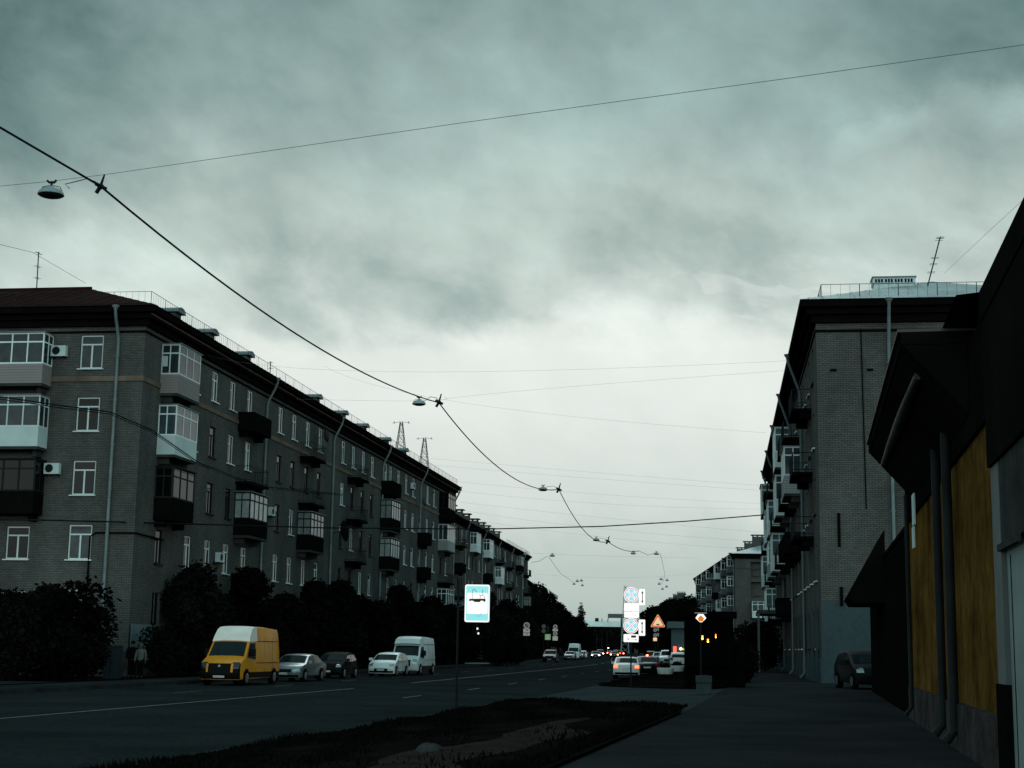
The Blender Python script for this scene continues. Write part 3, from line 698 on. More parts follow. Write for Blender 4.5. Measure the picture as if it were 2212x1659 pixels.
MB().add([(yx(36),-.4,EZ+.05),(yL,-.4,EZ+.05),(yL,8,EZ+.9),(yx(36),8,EZ+.9)],[(0,1,2,3)]).build('roof',roofd,ry)
pm=mat('charcoal_pipe',(.016,.018,.0195),.7,var=.3,vscale=2)
for D,r_ in ((33.8,.055),(25.9,.08),(23.9,.085)):
    MB().tube([(yx(D),-.16,4.9),(yx(D),-.16,.3),(yx(D),-.3,.12)],r_*.9,10).build('downpipe',pm,ry,smooth=50)
MB().box(yx(29.9),yx(29.35),-.3,-.27,3.9,4.5).box(yx(29.8),yx(29.35),-.32,-.29,3.45,3.86).build('edge_plate',panewhite,ry)
MB().box(yx(25.2),yx(24.7),-.03,-.001,3.9,4.35).build('pale_patch',mat('pale_yellow',(.30,.20,.06),.9),ry)
# nearer shed with corrugated cladding and a dark taller roof
Yn=yl(19.0)
rs=empty('clad_building',Yn,rzy,'dark roofed building clad in pale corrugated sheet with a pale door','building')
def sx(D): return (19.-D)/math.cos(azy)
mb=MB(); pts=[]; x=sx(16.55)
while x<9: pts+=[(x,0),(x+.06,0),(x+.08,-.02),(x+.13,-.02),(x+.15,0)]; x+=.15
vs=[(p[0],p[1],1.15) for p in pts]+[(p[0],p[1],3.7) for p in pts]; n=len(pts)
mb.add(vs,[(i,i+1,n+i+1,n+i) for i in range(n-1)]); mb.build('corrugated_sheet',mat('pale_sheet',(.115,.14,.145),.7,var=.2,vscale=.8),rs)
MB().box(0,9,.03,9,-.1,3.75).box(sx(18.25),9,-.05,.03,2.75,3.75).build('wall',conc,rs)
MB().box(0,16,-.1,9,3.75,5.62).build('dark_upper',dmatte,rs)  # near black band above the corrugated sheet
MB().box(0,sx(18.25),-.06,0.03,1.1,3.74).build('pilaster',mat('trim',(.12,.135,.135),.7,var=.15,vscale=2),rs)
o=MB().box(sx(18.22),sx(16.62),.0,.029,0,2.7).build('door',mat('pale_door',(.22,.26,.265),.7,var=.12,vscale=1.5),rs); MB().box(sx(17.9),sx(17.86),-.006,-.001,.1,2.6).build('door_seam',darkpar,o)
MB().box(sx(18.3),sx(16.55),-.10,-.051,2.66,2.74).build('lintel',conc,rs)
MB().box(-.02,sx(18.25)-.002,-.09,0.02,-.1,1.1).box(sx(16.55),9,-.06,.02,-.1,1.14).build('plinth',darkpar,rs)
MB().box(-.08,16,-.12,9,5.62,5.98).build('eave_slab',dmatte,rs)
MB().add([(-.1,-.12,6.0),(16,-.12,6.0),(16,6,6.7),(-.1,6,6.7),(16,9,6.),(-.1,9,6.)],[(0,1,2,3),(3,2,4,5),(0,3,5)]).build('roof',roofd,rs)
# dark lean-to building further along with a gabled porch roof
rd=empty('dark_building',yl(59.),rzy,'dark single storey building beyond the yellow one with a pointed porch roof over the sidewalk','building')
def dx_(D): return (59.-D)/math.cos(azy)
dbm=mat('dark_matte',(.009,.0085,.008),1.,var=.3,vscale=.5)
MB().box(0,dx_(35.6),0,8,-.1,4.3).build('wall',dbm,rd)
mb=MB()
for i in range(52):
    x=.3+i*.45
    if x<dx_(36): mb.box(x,x+.05,-.03,-.001,0,4.2)
mb.build('batten',darkpar,rd)
MB().box(-.1,dx_(35.7),-.06,8.3,4.3,4.42).build('eave_slab',corn,rd)
X0,X1=dx_(52),dx_(47)
MB().add([(X0,-1.15,3.15),(X1,-1.15,3.15),(X1,0.01,5.2),(X0,0.01,5.2),(X0,-1.0,2.95),(X1,-1.0,2.95),(X1,.01,2.95),(X0,.01,2.95)],[(0,1,2,3),(0,4,5,1),(4,7,6,5),(1,5,6,2),(0,3,7,4)]).build('porch_roof',darkpar,rd)
# ------------------------------------------------------------------ trees
def leafcloud(name,blobs,n,leaf,seed,m=leafm):
    rg=random.Random(seed); vs=[];fs=[]
    tot=sum(b[3]*b[4]*b[5] for b in blobs)
    for bx_,by_,bz_,rx,ry_,rz_ in blobs:
        k=int(n*rx*ry_*rz_/tot)
        for _ in range(k):
            while True:
                a,b,c=rg.uniform(-1,1),rg.uniform(-1,1),rg.uniform(-1,1); q=a*a+b*b+c*c
                if q<1 and rg.random()<.25+.75*q: break
            o_=1. if rg.random()<.8 else rg.uniform(1.,1.38)
            p=Vector((bx_+a*rx*o_,by_+b*ry_*o_,bz_+c*rz_*o_)); d1=Vector((rg.gauss(0,1),rg.gauss(0,1),rg.gauss(0,.6))).normalized(); d2=d1.orthogonal().normalized(); l=leaf*rg.uniform(.6,1.4); i=len(vs)
            d2=(Matrix.Rotation(rg.uniform(0,6.28),3,d1)@d2)
            vs+=[tuple(p-d1*l*.5),tuple(p+d2*l*.32),tuple(p+d1*l*.5),tuple(p-d2*l*.32)]; fs.append((i,i+1,i+2,i+3))
    me=bpy.data.meshes.new(name); me.from_pydata(vs,[],fs); me.materials.append(m); return me
def tree_meshes(h,r,seed,low=.25,n=6000,leaf=.28,kind='round'):
    rg=random.Random(seed); bl=[]
    if kind=='round':
        for i in range(16):
            t=rg.random(); z=h*(low+.1)+(h*(.88-low))*t; rr_=r*math.sin(math.pi*min(.95,.18+.8*t))*.75; a=rg.uniform(0,6.28); q=rg.uniform(.35,.62)*r*.8
            bl.append((math.cos(a)*rr_*rg.random(),math.sin(a)*rr_*rg.random(),min(z,h-q*.8),q,q,q*.85))
    elif kind=='spruce':
        for i in range(12):
            t=i/11; z=h*(.12+.84*t); q=r*(1-t*.86)*rg.uniform(.8,1.1); a=rg.uniform(0,6.28); bl.append((math.cos(a)*q*.25,math.sin(a)*q*.25,z,q,q,h*.06))
    elif kind=='shrub':
        for i in range(9):
            a=rg.uniform(0,6.28); q=rg.uniform(.4,.65)*r; bl.append((math.cos(a)*r*.5*rg.random(),math.sin(a)*r*.5*rg.random(),rg.uniform(.3,.8)*h,q,q,h*.3))
    tr=MB(); top=h*(.8 if kind!='shrub' else .5); th=max(.05,h*.018); lean=rg.uniform(-.2,.2)
    tr.tube([(0,0,-.6),(lean*.3,0,top*.35),(lean,lean,top)],[th*1.3,th,th*.3],7)
    for b in bl[:9]:
        z=max(.4,b[2]-b[5]*.7-.3); tr.tube([(lean*.5,0,z*.75),(b[0]*.5,b[1]*.5,z*.95),(b[0],b[1],b[2])],[th*.45,th*.3,th*.1],5)
    return leafcloud('crown',bl,n,leaf,seed),tr.mesh('trunk',bark,60)
TM={'a':tree_meshes(6.4,2.5,1,.12,6500,.3),'b':tree_meshes(6.8,2.3,2,.15,6500,.3),'c':tree_meshes(5.8,2.6,3,.1,6000,.3),'t':tree_meshes(14.,4.2,4,.1,8000,.55),'u':tree_meshes(12.,3.8,5,.1,8000,.55),'s':tree_meshes(16.,4.,6,.1,6000,.6,'spruce'),'h':tree_meshes(2.4,1.5,7,.0,3000,.2,'shrub'),'k':tree_meshes(3.6,1.9,8,.0,3800,.24,'shrub')}
def tree(kind,p,label,group,sc_=1.,rz=None,name=None,cat='tree'):
    nm=name or {'s':'conifer','h':'shrub','k':'shrub'}.get(kind,'broadleaf_tree')
    o=empty(nm,p,rz if rz is not None else random.uniform(0,6.28),label,cat if kind not in 'hk' else 'shrub',group)
    o.scale=(sc_,sc_,sc_); c,t=TM[kind]; link('crown',c,o); link('trunk',t,o); return o
for i in range(14):
    D=84+i*7.2+random.uniform(-1.2,1.2); p=lanep(D,-12.6+random.uniform(-.5,.5),-.36)
    tree('abc'[i%3],p,f'dark leafy tree before the long left block, {ORD[i]} from its near corner','street trees before the left blocks',random.uniform(.86,1.08))
for i in range(12):
    D=88+i*8.0; p=lanep(D,-12.9+random.uniform(-.6,.6),-.36)
    tree('k',p,f'dark shrub under the long left block street trees, {ORD[i]} from the near corner','shrubs before the left blocks',random.uniform(1.15,1.55))
for i in range(10):
    D=188+i*11.; p=lanep(D,-13+random.uniform(-.5,.5),-.36)
    tree('bca'[i%3],p,f'dark tree before the second left apartment block, {ORD[i]} of that farther row','street trees before the left blocks',random.uniform(1.,1.3))
for i,(px,D,k,s_) in enumerate([(15,74.5,'c',.72),(95,76,'c',.78),(150,75.5,'k',1.25),(190,77.3,'k',.9),(60,72,'k',1.),(120,71.5,'h',1.2),(10,69.5,'k',.9),(178,72.5,'h',1.),(345,80.5,'k',.7),(395,84,'a',.68)]):
    p=at(px,1400,D); p.z=-.36
    tree(k,p,f'dark bush at the foot of the left block end wall, {ORD[i]} of the clump','bushes at the left block end wall',s_)
for i,(px,D,k,s_) in enumerate([(1160,318,'t',1.05),(1186,345,'t',1.),(1206,380,'u',1.05),(1222,430,'u',1.),(1236,480,'u',.95),(1172,390,'u',1.2),(1255,470,'s',.95),(1243,520,'t',.8),(1268,560,'u',.7)]):
    p=at(px,1400,D); p.z=-.36
    tree(k,p,('tall pointed conifer standing alone at the far end of the left side' if k=='s' else f'tall dark tree on the left beyond the second block, {ORD[i]} towards the bridge'),None if k=='s' else 'far trees on the left',s_)
for i,(px,D,k,s_) in enumerate([(1492,300,'t',.85),(1470,290,'u',.9),(1450,330,'u',1.),(1432,300,'u',.85),(1418,360,'u',.95),(1404,400,'u',1.),(1392,430,'t',.85),(1380,470,'u',.8),(1505,250,'a',1.3),(1440,250,'b',1.1),(1412,280,'a',1.1)]):
    p=at(px,1400,D); p.z=-.1
    tree(k,p,f'dark tree right of the parking signs, {ORD[i]} counted from the second block','far trees on the right',s_)
for i,(px,D,k,s_) in enumerate([(1592,70,'h',.9),(1600,74,'h',.8),(1625,110,'k',.9),(1645,120,'k',1.),(1610,130,'k',.9),(1660,140,'k',.9),(1590,64,'h',.6)]):
    p=at(px,1400,D); p.z=0
    tree(k,p,f'dark shrub on the right behind the kiosk, {ORD[i]} from the kiosk','shrubs behind the kiosk',s_)
for i in range(5):
    p=at(1070+i*12,1400,158+i*3); p.z=-.36
    tree('h',p,f'low hedge bush by the road past the long left block, {ORD[i]} from the left','hedge at the left kerb',1.1)
# ------------------------------------------------------------------ cars
tyrem=rubber; rimm=mat('alloy',(.32,.34,.35),.35,metal=.8); plate_m=mat('plate_white',(.55,.56,.55),.5); trim=mat('black_plastic',(.0025,.0025,.0026),.6)
carglass=mat('car_glass',(.008,.014,.017),.06,spec=.16)
lampclear=mat('lamp_clear',(.28,.33,.35),.15,metal=.5); lampsmoke=mat('lamp_smoked',(.02,.025,.028),.15,spec=.4); lampred=mat('lamp_red',(.25,.01,.01),.3); headon=mat('headlight_on',(1,1,1),.3,emit=(1,.86,.72),estr=14); tailon=mat('taillight_on',(.5,.02,.01),.3,emit=(1,.10,.03),estr=5)
tailhot=mat('brake_light_on',(.8,.1,.05),.3,emit=(1,.13,.05),estr=26); orange=mat('indicator_orange',(.5,.1,.02),.3)
PROF={
'sedan':([(-2.2,.28),(-2.3,.5),(-2.28,.9),(-2.15,.98),(-1.65,1.03),(-.95,1.38),(-.45,1.44),(.1,1.43),(.45,1.36),(1.15,.98),(1.7,.9),(2.1,.8),(2.28,.66),(2.32,.45),(2.22,.22)],.87,[(-1.62,1.05),(-.98,1.36),(-.95,1.38)],2.62,.95),
'hatch':([(-1.85,.26),(-1.95,.5),(-1.92,.95),(-1.72,1.3),(-1.5,1.44),(-.6,1.52),(-.1,1.5),(.35,1.38),(1.05,1.02),(1.5,.92),(1.82,.76),(1.95,.55),(1.92,.36),(1.84,.2)],.86,None,2.4,1.0),
'suv':([(-2.1,.35),(-2.22,.6),(-2.2,1.05),(-1.95,1.5),(-1.75,1.63),(-.6,1.71),(.1,1.68),(.4,1.58),(1.05,1.1),(1.6,1.02),(2.05,.9),(2.2,.7),(2.22,.5),(2.1,.32)],.92,None,2.65,1.1),
'van':([(-2.9,.35),(-2.96,.6),(-2.95,1.6),(-2.88,2.45),(-2.7,2.66),(-1,2.74),(.75,2.74),(1.05,2.62),(1.35,2.3),(1.5,2.06),(2.1,1.32),(2.55,1.18),(2.8,1.05),(2.9,.85),(2.93,.5),(2.85,.28)],.98,None,3.6,1.35),
'cabvan':([(-2.6,.4),(-2.66,.7),(-2.6,2.2),(-2.45,2.5),(-1,2.56),(.9,2.58),(1.5,2.42),(1.75,2.1),(1.5,2.02),(2.0,1.25),(2.4,1.1),(2.62,.9),(2.65,.5),(2.55,.3)],.97,None,3.2,1.3)}
def car(name,label,cat,p,head,paint,kind='sedan',tail=None,headl=None,group=None,capm=None,mb_name='body',plate=True,trimfront=None,grille=True):
    prof,Wd,_,wb,zb=PROF[kind]; Lf=max(a for a,b in prof); Lr=min(a for a,b in prof); van='van' in kind
    root=empty(name,p,math.pi/2-head,label,cat,group)
    k_t=.10 if van else .32
    def mp(x,t,z,off=0.):
        y=t*(Wd*(1-k_t*max(0,z-zb))+off); e=Lf if x>0 else -Lr; a=max(0,(abs(x)-(e-.7))/.7); x2=x-math.copysign(.22*a*abs(t)**3,x)
        return (x2,y,z-(.05*t**4 if z>zb*.8 else 0))
    ts=[-1,-.97,-.8,-.4,0,.4,.8,.97,1]; mb=MB(); vs=[]; n=len(prof)
    cx=sum(a for a,b in prof)/n; cz=sum(b for a,b in prof)/n
    for t in ts:
        for a,b in prof:
            if abs(t)==1: a=cx+(a-cx)*.985; b=cz+(b-cz)*.97
            vs.append(mp(a,t if abs(t)<1 else t*.995,b))
    mb.add(vs,[(i*n+j,i*n+(j+1)%n,(i+1)*n+(j+1)%n,(i+1)*n+j) for i in range(len(ts)-1) for j in range(n)]+[tuple(range(n))[::-1],tuple((len(ts)-1)*n+j for j in range(n))])
    # door shut lines and sill shadow are separate dark inlays
    body=mb.build('body',paint,root,smooth=35)
    def side(poly,off,nm,m,par=root):
        for s_ in (-1,1):
            q=MB(); q.add([mp(a,s_*1.,b,off) for a,b in poly],[tuple(range(len(poly)))]); q.build(nm,m,par)
    def stripx(P0,P1,t0,t1,off,nm,m,par=root,seg=6):
        dx,dz=P1[0]-P0[0],P1[1]-P0[1]; l=math.hypot(dx,dz); nx,nz_=dz/l,-dx/l
        if nx*(P0[0])<0 and abs(nx)>abs(nz_): nx,nz_=-nx,-nz_
        if abs(nz_)>=abs(nx) and nz_<0: nx,nz_=-nx,-nz_
        q=MB(); vs=[]
        for i in range(seg+1):
            t=t0+(t1-t0)*i/seg
            for P in (P0,P1): a=mp(P[0],t,P[1]); vs.append((a[0]+nx*off,a[1],a[2]+nz_*off))
        q.add(vs,[(2*i,2*i+1,2*i+3,2*i+2) for i in range(seg)]); return q.build(nm,m,par)
    def fx(z,front=True):
        pts=[q for q in prof if (q[0]>0)==front]
        pts=sorted(pts,key=lambda q:q[1]); 
        cand=[]
        for (a,b) in zip(prof,prof[1:]):
            if min(a[1],b[1])<=z<=max(a[1],b[1]) and a[1]!=b[1]:
                cand.append(a[0]+(b[0]-a[0])*(z-a[1])/(b[1]-a[1]))
        return max(cand) if front else min(cand)
    def fpatch(front,z0,z1,t0,t1,nm,m,off=.012,seg=6):
        q=MB(); vs=[]; K=6; sg=1 if front else -1
        for k in range(K+1):
            z=z0+(z1-z0)*k/K; x=fx(z,front)
            for i in range(seg+1):
                a=mp(x,t0+(t1-t0)*i/seg,z); vs.append((a[0]+sg*off,a[1]*1.003,a[2]))
        n_=seg+1; q.add(vs,[(k*n_+i,k*n_+i+1,(k+1)*n_+i+1,(k+1)*n_+i) for k in range(K) for i in range(seg)]); return q.build(nm,m,root)
    if kind=='sedan':
        stripx((1.12,1.0),(.48,1.35),-.86,.86,.012,'windshield',carglass); stripx((-1.6,1.06),(-1.0,1.35),-.84,.84,.012,'rear_window',carglass)
        side([(1.0,1.0),(.42,1.33),(-.02,1.37),(-.02,1.0)],.008,'side_window',carglass); side([(-.1,1.0),(-.1,1.37),(-.5,1.37),(-.92,1.3),(-1.3,1.05)],.008,'side_window',carglass)
        hz,tz,gz_=(.62,.76),(.72,.92),(.5,.66)
    elif kind=='hatch':
        stripx((1.02,1.04),(.38,1.37),-.87,.87,.012,'windshield',carglass); stripx((-1.9,1.02),(-1.72,1.3),-.8,.8,.015,'rear_window',carglass)
        side([(.95,1.05),(.35,1.35),(-.3,1.42),(-.3,1.02)],.008,'side_window',carglass); side([(-.38,1.02),(-.38,1.42),(-1.1,1.4),(-1.55,1.1)],.008,'side_window',carglass)
        hz,tz,gz_=(.66,.86),(.75,1.0),(.3,.5)
    elif kind=='suv':
        stripx((1.02,1.13),(.42,1.56),-.87,.87,.012,'windshield',carglass); stripx((-2.17,1.1),(-1.95,1.5),-.82,.82,.015,'rear_window',carglass)
        side([(.95,1.12),(.38,1.52),(-.2,1.58),(-.2,1.12)],.008,'side_window',carglass); side([(-.28,1.12),(-.28,1.58),(-1.4,1.55),(-1.85,1.2)],.008,'side_window',carglass)
        hz,tz,gz_=(.72,.9),(.85,1.15),(.5,.72)
    else:
        a,b=((2.06,1.37),(1.54,2.02)) if kind=='van' else ((1.96,1.31),(1.54,1.96))
        stripx(a,b,-.88,.88,.012,'windshield',carglass)
        side([(a[0]-.16,a[1]-.02),(b[0]-.08,b[1]-.02),(.75,b[1]-.02),(.75,a[1]-.12)],.008,'side_window',carglass)
        hz,tz,gz_=(.78,1.08),(.9,1.3),(.6,1.02)
        # panel creases
        q=MB()
        for s_ in(-1,1):
            for xx in (.7,-.55,-1.75): q.add([mp(xx,s_,.55,.009),mp(xx+.025,s_,.55,.009),mp(xx+.025,s_,2.3,.009),mp(xx,s_,2.3,.009)],[(0,1,2,3)])
            for z_ in (1.02,2.08): q.add([mp(.68,s_,z_,.009),mp(-2.6,s_,z_,.009),mp(-2.6,s_,z_+.03,.009),mp(.68,s_,z_+.03,.009)],[(0,1,2,3)])
        q.build('panel_seam',trim,root)
        side([(2.3,.36),(2.3,.62),(-2.85,.62),(-2.85,.36)],.012,'side_trim',trim)
        if capm:
            # pale front roof cap
            i0=[i for i,q_ in enumerate(prof) if q_[0]>.5 and q_[1]>2][0]; pts=[q_ for q_ in prof if q_[0]>-.0 and q_[1]>2.0]; pts=[(.45,2.74)]+pts
            q=MB(); vs=[]
            tt=[-1.0,-.97,-.8,-.4,0,.4,.8,.97,1.0]
            for a_ in pts:
                for t in tt:
                    m_=mp(a_[0],t,a_[1],.012); vs.append((m_[0]+.012,m_[1],m_[2]+.012))
            k=len(tt); q.add(vs,[(i*k+j,i*k+j+1,(i+1)*k+j+1,(i+1)*k+j) for i in range(len(pts)-1) for j in range(k-1)])
            for s_ in(-1,1):
                poly=[(.45,2.1)]+pts+[(1.5,2.06)]
                q.add([mp(a_[0],s_*1.,a_[1],.016) for a_ in poly],[tuple(range(len(poly)))])
            q.build('roof_cap',capm,root,smooth=30)
    if not van:
        q=MB()
        for s_ in(-1,1):
            for xx in (-.08,.98): q.add([mp(xx,s_,.4,.006),mp(xx+.02,s_,.4,.006),mp(xx+.02,s_,zb,.006),mp(xx,s_,zb,.006)],[(0,1,2,3)])
            q.add([mp(1.3,s_,.26,.006),mp(-1.3,s_,.26,.006),mp(-1.3,s_,.33,.006),mp(1.3,s_,.33,.006)],[(0,1,2,3)])  # dark strip drawn as the shade under the sill
        q.build('door_seam',trim,root)
    for s_ in(-1,1):
        t0,t1=(s_*.62,s_*.93)
        fpatch(True,*hz,t0,t1,'headlight',headl or lampclear,.016,3); fpatch(False,*tz,s_*.66,s_*.95,'taillight',tail or lampred,.016,3)
    if trimfront:
        fpatch(True,.30,1.02,-.98,.98,'bumper',trim,.014,14)
        for s_ in(-1,1): fpatch(True,.62,1.0,s_*.56,s_*.66,'bumper_corner',paint,.024,2)
    
    else: fpatch(True,max(prof[-1][1]+.03,.24),.36,-.9,.9,'bumper',trim,.01)
    if grille: g=fpatch(True,*gz_,-.5,.5,'grille',trim,.02)
    fpatch(False,prof[0][1]+.02,prof[0][1]+.16,-.9,.9,'rear_bumper',trim,.01)
    if plate: fpatch(True,.37,.47,-.28,.28,'licence_plate',plate_m,.03,2); fpatch(False,.62,.72,-.28,.28,'licence_plate',plate_m,.03,2)
    if van: fpatch(True,.86,.95,-.05,.05,'badge',rimm,.035,2)
    mz,mx=(zb+.05,.85 if kind!='van' else 1.55)
    if kind=='cabvan': mx=1.4
    for s_ in(-1,1):
        a=mp(mx,s_,mz); q=MB(); h_=.34 if van else .15; q.box(a[0]-.09,a[0]+.05,a[1]+s_*.02,a[1]+s_*(.26 if van else .22),a[2],a[2]+h_); q.build('mirror',trim if van else paint,root)
    wr=.35 if van or kind=='suv' else .31
    wheel=MB().lathe([(wr*.66,-.0),(wr*.94,.0),(wr,.03),(wr,.19),(wr*.94,.22),(wr*.6,.22)],(0,0,0),20,'y').mesh('wheel',tyrem,40)
    rim=MB().lathe([(wr*.66,-.012),(wr*.6,-.02),(wr*.2,.0),(.03,-.02)],(0,0,0),20,'y').mesh('rim',rimm,40)
    for sx_ in(wb/2,-wb/2):
        ox=.05 if not van else (.15 if sx_>0 else -.1)
        for s_ in(-1,1):
            c=mp(sx_+ox,s_,wr+.03,.0); arch=MB(); arch.add([(c[0]+math.cos(a)*(wr+.07),c[1]+s_*.012,wr+.02+math.sin(a)*(wr+.07)) for a in [math.pi*2*i/20 for i in range(20)]],[tuple(range(20))]); arch.build('wheel_arch',trim,root)
            o=link('wheel',wheel,root,(c[0],c[1]+s_*.03,wr),0 if s_<0 else math.pi); link('rim',rim,o)
    return root
def carpos(px,pyg,z=-.5): return onz(px,pyg,z)
STH=R(9.5)
ypaint=mat('van_yellow',(.64,.245,.008),.45,spec=.25,var=.12,vscale=1.2,var2=.06,v2scale=8); wpaint=mat('car_white',(.66,.72,.73),.35,spec=.4,var=.04,vscale=2.)
silver=mat('car_silver',(.22,.27,.29),.3,metal=.7); dpaint=mat('car_dark',(.003,.0038,.0045),.35,spec=.2); gpaint=mat('car_grey',(.13,.15,.16),.3,metal=.5); wdirty=mat('van_white',(.62,.70,.70),.4,var=.08,vscale=1.5); cream=mat('cream_cap',(.84,.76,.71),.5,var=.1,vscale=2.)
def lp(D,s,z=-.5): return lanep(D,s,z)
def place(px,D,z=-.5): 
    p=at(px,1400,D); p.z=z; return p
BACK=math.pi
car('van',"yellow delivery van with a white roof cap, parked at the left kerb facing the camera",'van',place(523,74.5),BACK+R(10.5),ypaint,'van',capm=cream,trimfront=True,headl=lampsmoke)
car('parked_car','silver sedan parked right behind the yellow van','car',place(646,83),BACK+R(12),silver,'sedan',group='cars parked at the left kerb')
car('parked_car','dark hatchback parked behind the silver sedan, hardly visible in the shade','car',place(727,92),BACK+R(10),mat('car_black_shaded',(.006,.0065,.007),.7,spec=.08),'hatch',group='cars parked at the left kerb')  # matte black: the shade on this car is put into its finish
car('parked_car','small white hatchback parked in front of the white van at the left kerb','car',place(841,100),BACK+R(11),wpaint,'hatch',group='cars parked at the left kerb')
car('van','white high roof van parked behind the small white hatchback','van',place(893,106),BACK+R(11),wdirty,'cabvan')
car('moving_car','white car with glowing tail lamps driving away beside the stacked parking signs','car',place(1355,104),R(6),wpaint,'sedan',tail=tailon,grille=False)
car('parked_car','black car directly to the right of the white car with glowing tail lamps','car',place(1399,109,-.45),R(6),dpaint,'sedan',group='cars parked on the right')
car('parked_car','black car half hidden by the dark building, facing the camera on the right sidewalk','car',place(1868,63,0),BACK+R(-2),MATS['car_black_shaded'],'hatch')
for i,(px,D,k,pm,hd,lab) in enumerate([(1232,255,'sedan',gpaint,0,'grey car at the front of the small far queue parked on the left'),(1241,268,'van',wdirty,0,'white van behind the grey car in the far queue on the left'),(1252,280,'sedan',gpaint,0,'grey car behind the white van in the far queue on the left'),(1258,292,'hatch',wpaint,0,'pale car last in the far queue on the left'),(1190,212,'suv',dpaint,0,'dark car parked before the pedestrian crossing sign on the left')]):
    car('van' if k=='van' else 'parked_car',lab,'van' if k=='van' else 'car',place(px,D),BACK+R(7),pm,k,group='far cars parked on the left')
for px,D,k,pm,hd,tl,lab in [(1287,300,'sedan',dpaint,headon,None,'oncoming car with bright white headlights far down the road'),(1327,310,'sedan',dpaint,None,tailhot,'far dark car with bright red brake lights left of the stacked signs'),(1332,350,'suv',dpaint,None,tailon,'farther car with dim red tail lights ahead of the braking car'),(1318,420,'sedan',dpaint,None,tailhot,'tiny dark car with red lights at the far end, left of the braking car'),(1341,400,'sedan',dpaint,None,tailhot,'tiny dark car with red lights at the far end, nearest the sign stack'),(1297,370,'suv',dpaint,headon,None,'tiny oncoming car with lit headlights behind the nearer oncoming car'),(1414,265,'sedan',dpaint,None,tailon,'small dark car with dim red lights beyond the braking car right of the signs'),
(1408,235,'suv',dpaint,None,tailhot,'dark car with bright red brake lights right of the stacked signs')]:
    car('moving_car',lab,'car',place(px,D),(BACK+R(4)) if hd else R(4),pm,k,tail=tl,headl=hd,group='cars with lights on')
for px,D,k,pm,hb,lab in [(1466,150,'hatch',wpaint,0,'white hatchback parked rear towards us left of the kiosk'),(1443,172,'suv',wpaint,1,'white car with dark windows parked beyond the white hatchback'),(1425,190,'sedan',gpaint,1,'grey car parked beyond the white cars on the right')]:
    car('parked_car',lab,'car',place(px,D,-.3),(BACK if hb else 0)+R(6),pm,k,group='cars parked on the right')
# ------------------------------------------------------------------ signs
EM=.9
def emat(n,c,e=EM): return mat(n,tuple(x*.25 for x in c),.5,emit=c,estr=e)  # sign faces emit, in place of flash light they would reflect back
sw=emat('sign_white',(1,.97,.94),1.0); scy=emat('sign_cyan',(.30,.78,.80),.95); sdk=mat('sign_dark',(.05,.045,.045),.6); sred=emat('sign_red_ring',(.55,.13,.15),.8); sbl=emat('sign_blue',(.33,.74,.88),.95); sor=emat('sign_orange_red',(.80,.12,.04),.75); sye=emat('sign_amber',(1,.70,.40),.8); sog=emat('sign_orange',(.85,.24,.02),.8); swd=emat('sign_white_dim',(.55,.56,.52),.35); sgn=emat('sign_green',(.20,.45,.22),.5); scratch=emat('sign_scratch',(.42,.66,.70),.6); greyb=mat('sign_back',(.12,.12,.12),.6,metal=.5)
def rrect(w_,h_,r,n=5):
    P=[]
    for cx,cz,a0 in ((w_/2-r,h_/2-r,0),(-w_/2+r,h_/2-r,90),(-w_/2+r,-h_/2+r,180),(w_/2-r,-h_/2+r,270)):
        for i in range(n+1): a=R(a0+90*i/n); P.append((cx+math.cos(a)*r,cz+math.sin(a)*r))
    return P
def shift(P,x,z): return [(a+x,b+z) for a,b in P]
class Sign:
    def __init__(s,name,root,mats,x=0,z=0): s.mb=MB(); s.y=-.05; s.x=x; s.z=z; s.n=name; s.r=root; s.m=mats
    def lay(s,poly,k,th=.004,lvl=0):
        s.mb.k=k; y=-.05-.005*lvl; s.mb.prism(shift(poly,s.x,s.z),y-th,y); return s
    def line(s,pts,wd,k,lvl):
        for (a,b) in zip(pts,pts[1:]):
            dx,dz=b[0]-a[0],b[1]-a[1]; l=math.hypot(dx,dz) or 1; nx,nz_=-dz/l*wd/2,dx/l*wd/2
            s.lay([(a[0]+nx,a[1]+nz_),(a[0]-nx,a[1]-nz_),(b[0]-nx,b[1]-nz_),(b[0]+nx,b[1]+nz_)],k,.003,lvl)
        return s
    def done(s): return s.mb.build(s.n,s.m,s.r)
def pole(root,z0,z1,r=.04,m=None): return MB().tube([(0,0,z0),(0,0,z1)],r,8).build('pole',m or darkmet,root,smooth=40)
SM=[sw,scy,sdk,sred,sbl,sor,sye,sog,swd,sgn,scratch,greyb]
# tram/bus stop sign
p=at(988,1400,46); p.z=-.4
# the board hangs to the right of its pole on a bracket
rt=empty('stop_sign',p,0,'bright pale blue and white stop sign on a thin pole at the verge','sign')
def zat(px,py,D): return at(px,py,D).z
D=46; zt,zbm=zat(1031,1263,D),zat(1031,1344,D); xc=at(1031,1300,D).x-p.x; wd=53*D/F0; hh=zt-zbm; zc_=(zt+zbm)/2+.4
pole(rt,0,zt+.55,.035)
MB().tube([(0,0,zc_+.2),(xc,.0,zc_+.2)],.018,5).tube([(0,0,zc_-.2),(xc,0,zc_-.2)],.018,5).tube([(xc,0,zc_-hh/2-.35),(xc,0,zc_)],.02,5).build('bracket',darkmet,rt)
MB().box(xc-wd/2-.015,xc+wd/2+.015,-.045,.03,zc_-hh/2-.015,zc_+hh/2+.015).build('sign_box',darkmet,rt)
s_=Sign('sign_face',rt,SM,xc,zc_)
s_.lay(rrect(wd,hh,.06),0); s_.lay(rrect(wd*.90,hh*.92,.03),1,.004,1); s_.lay(rrect(wd*.84,hh*.56,.05),0,.004,2)
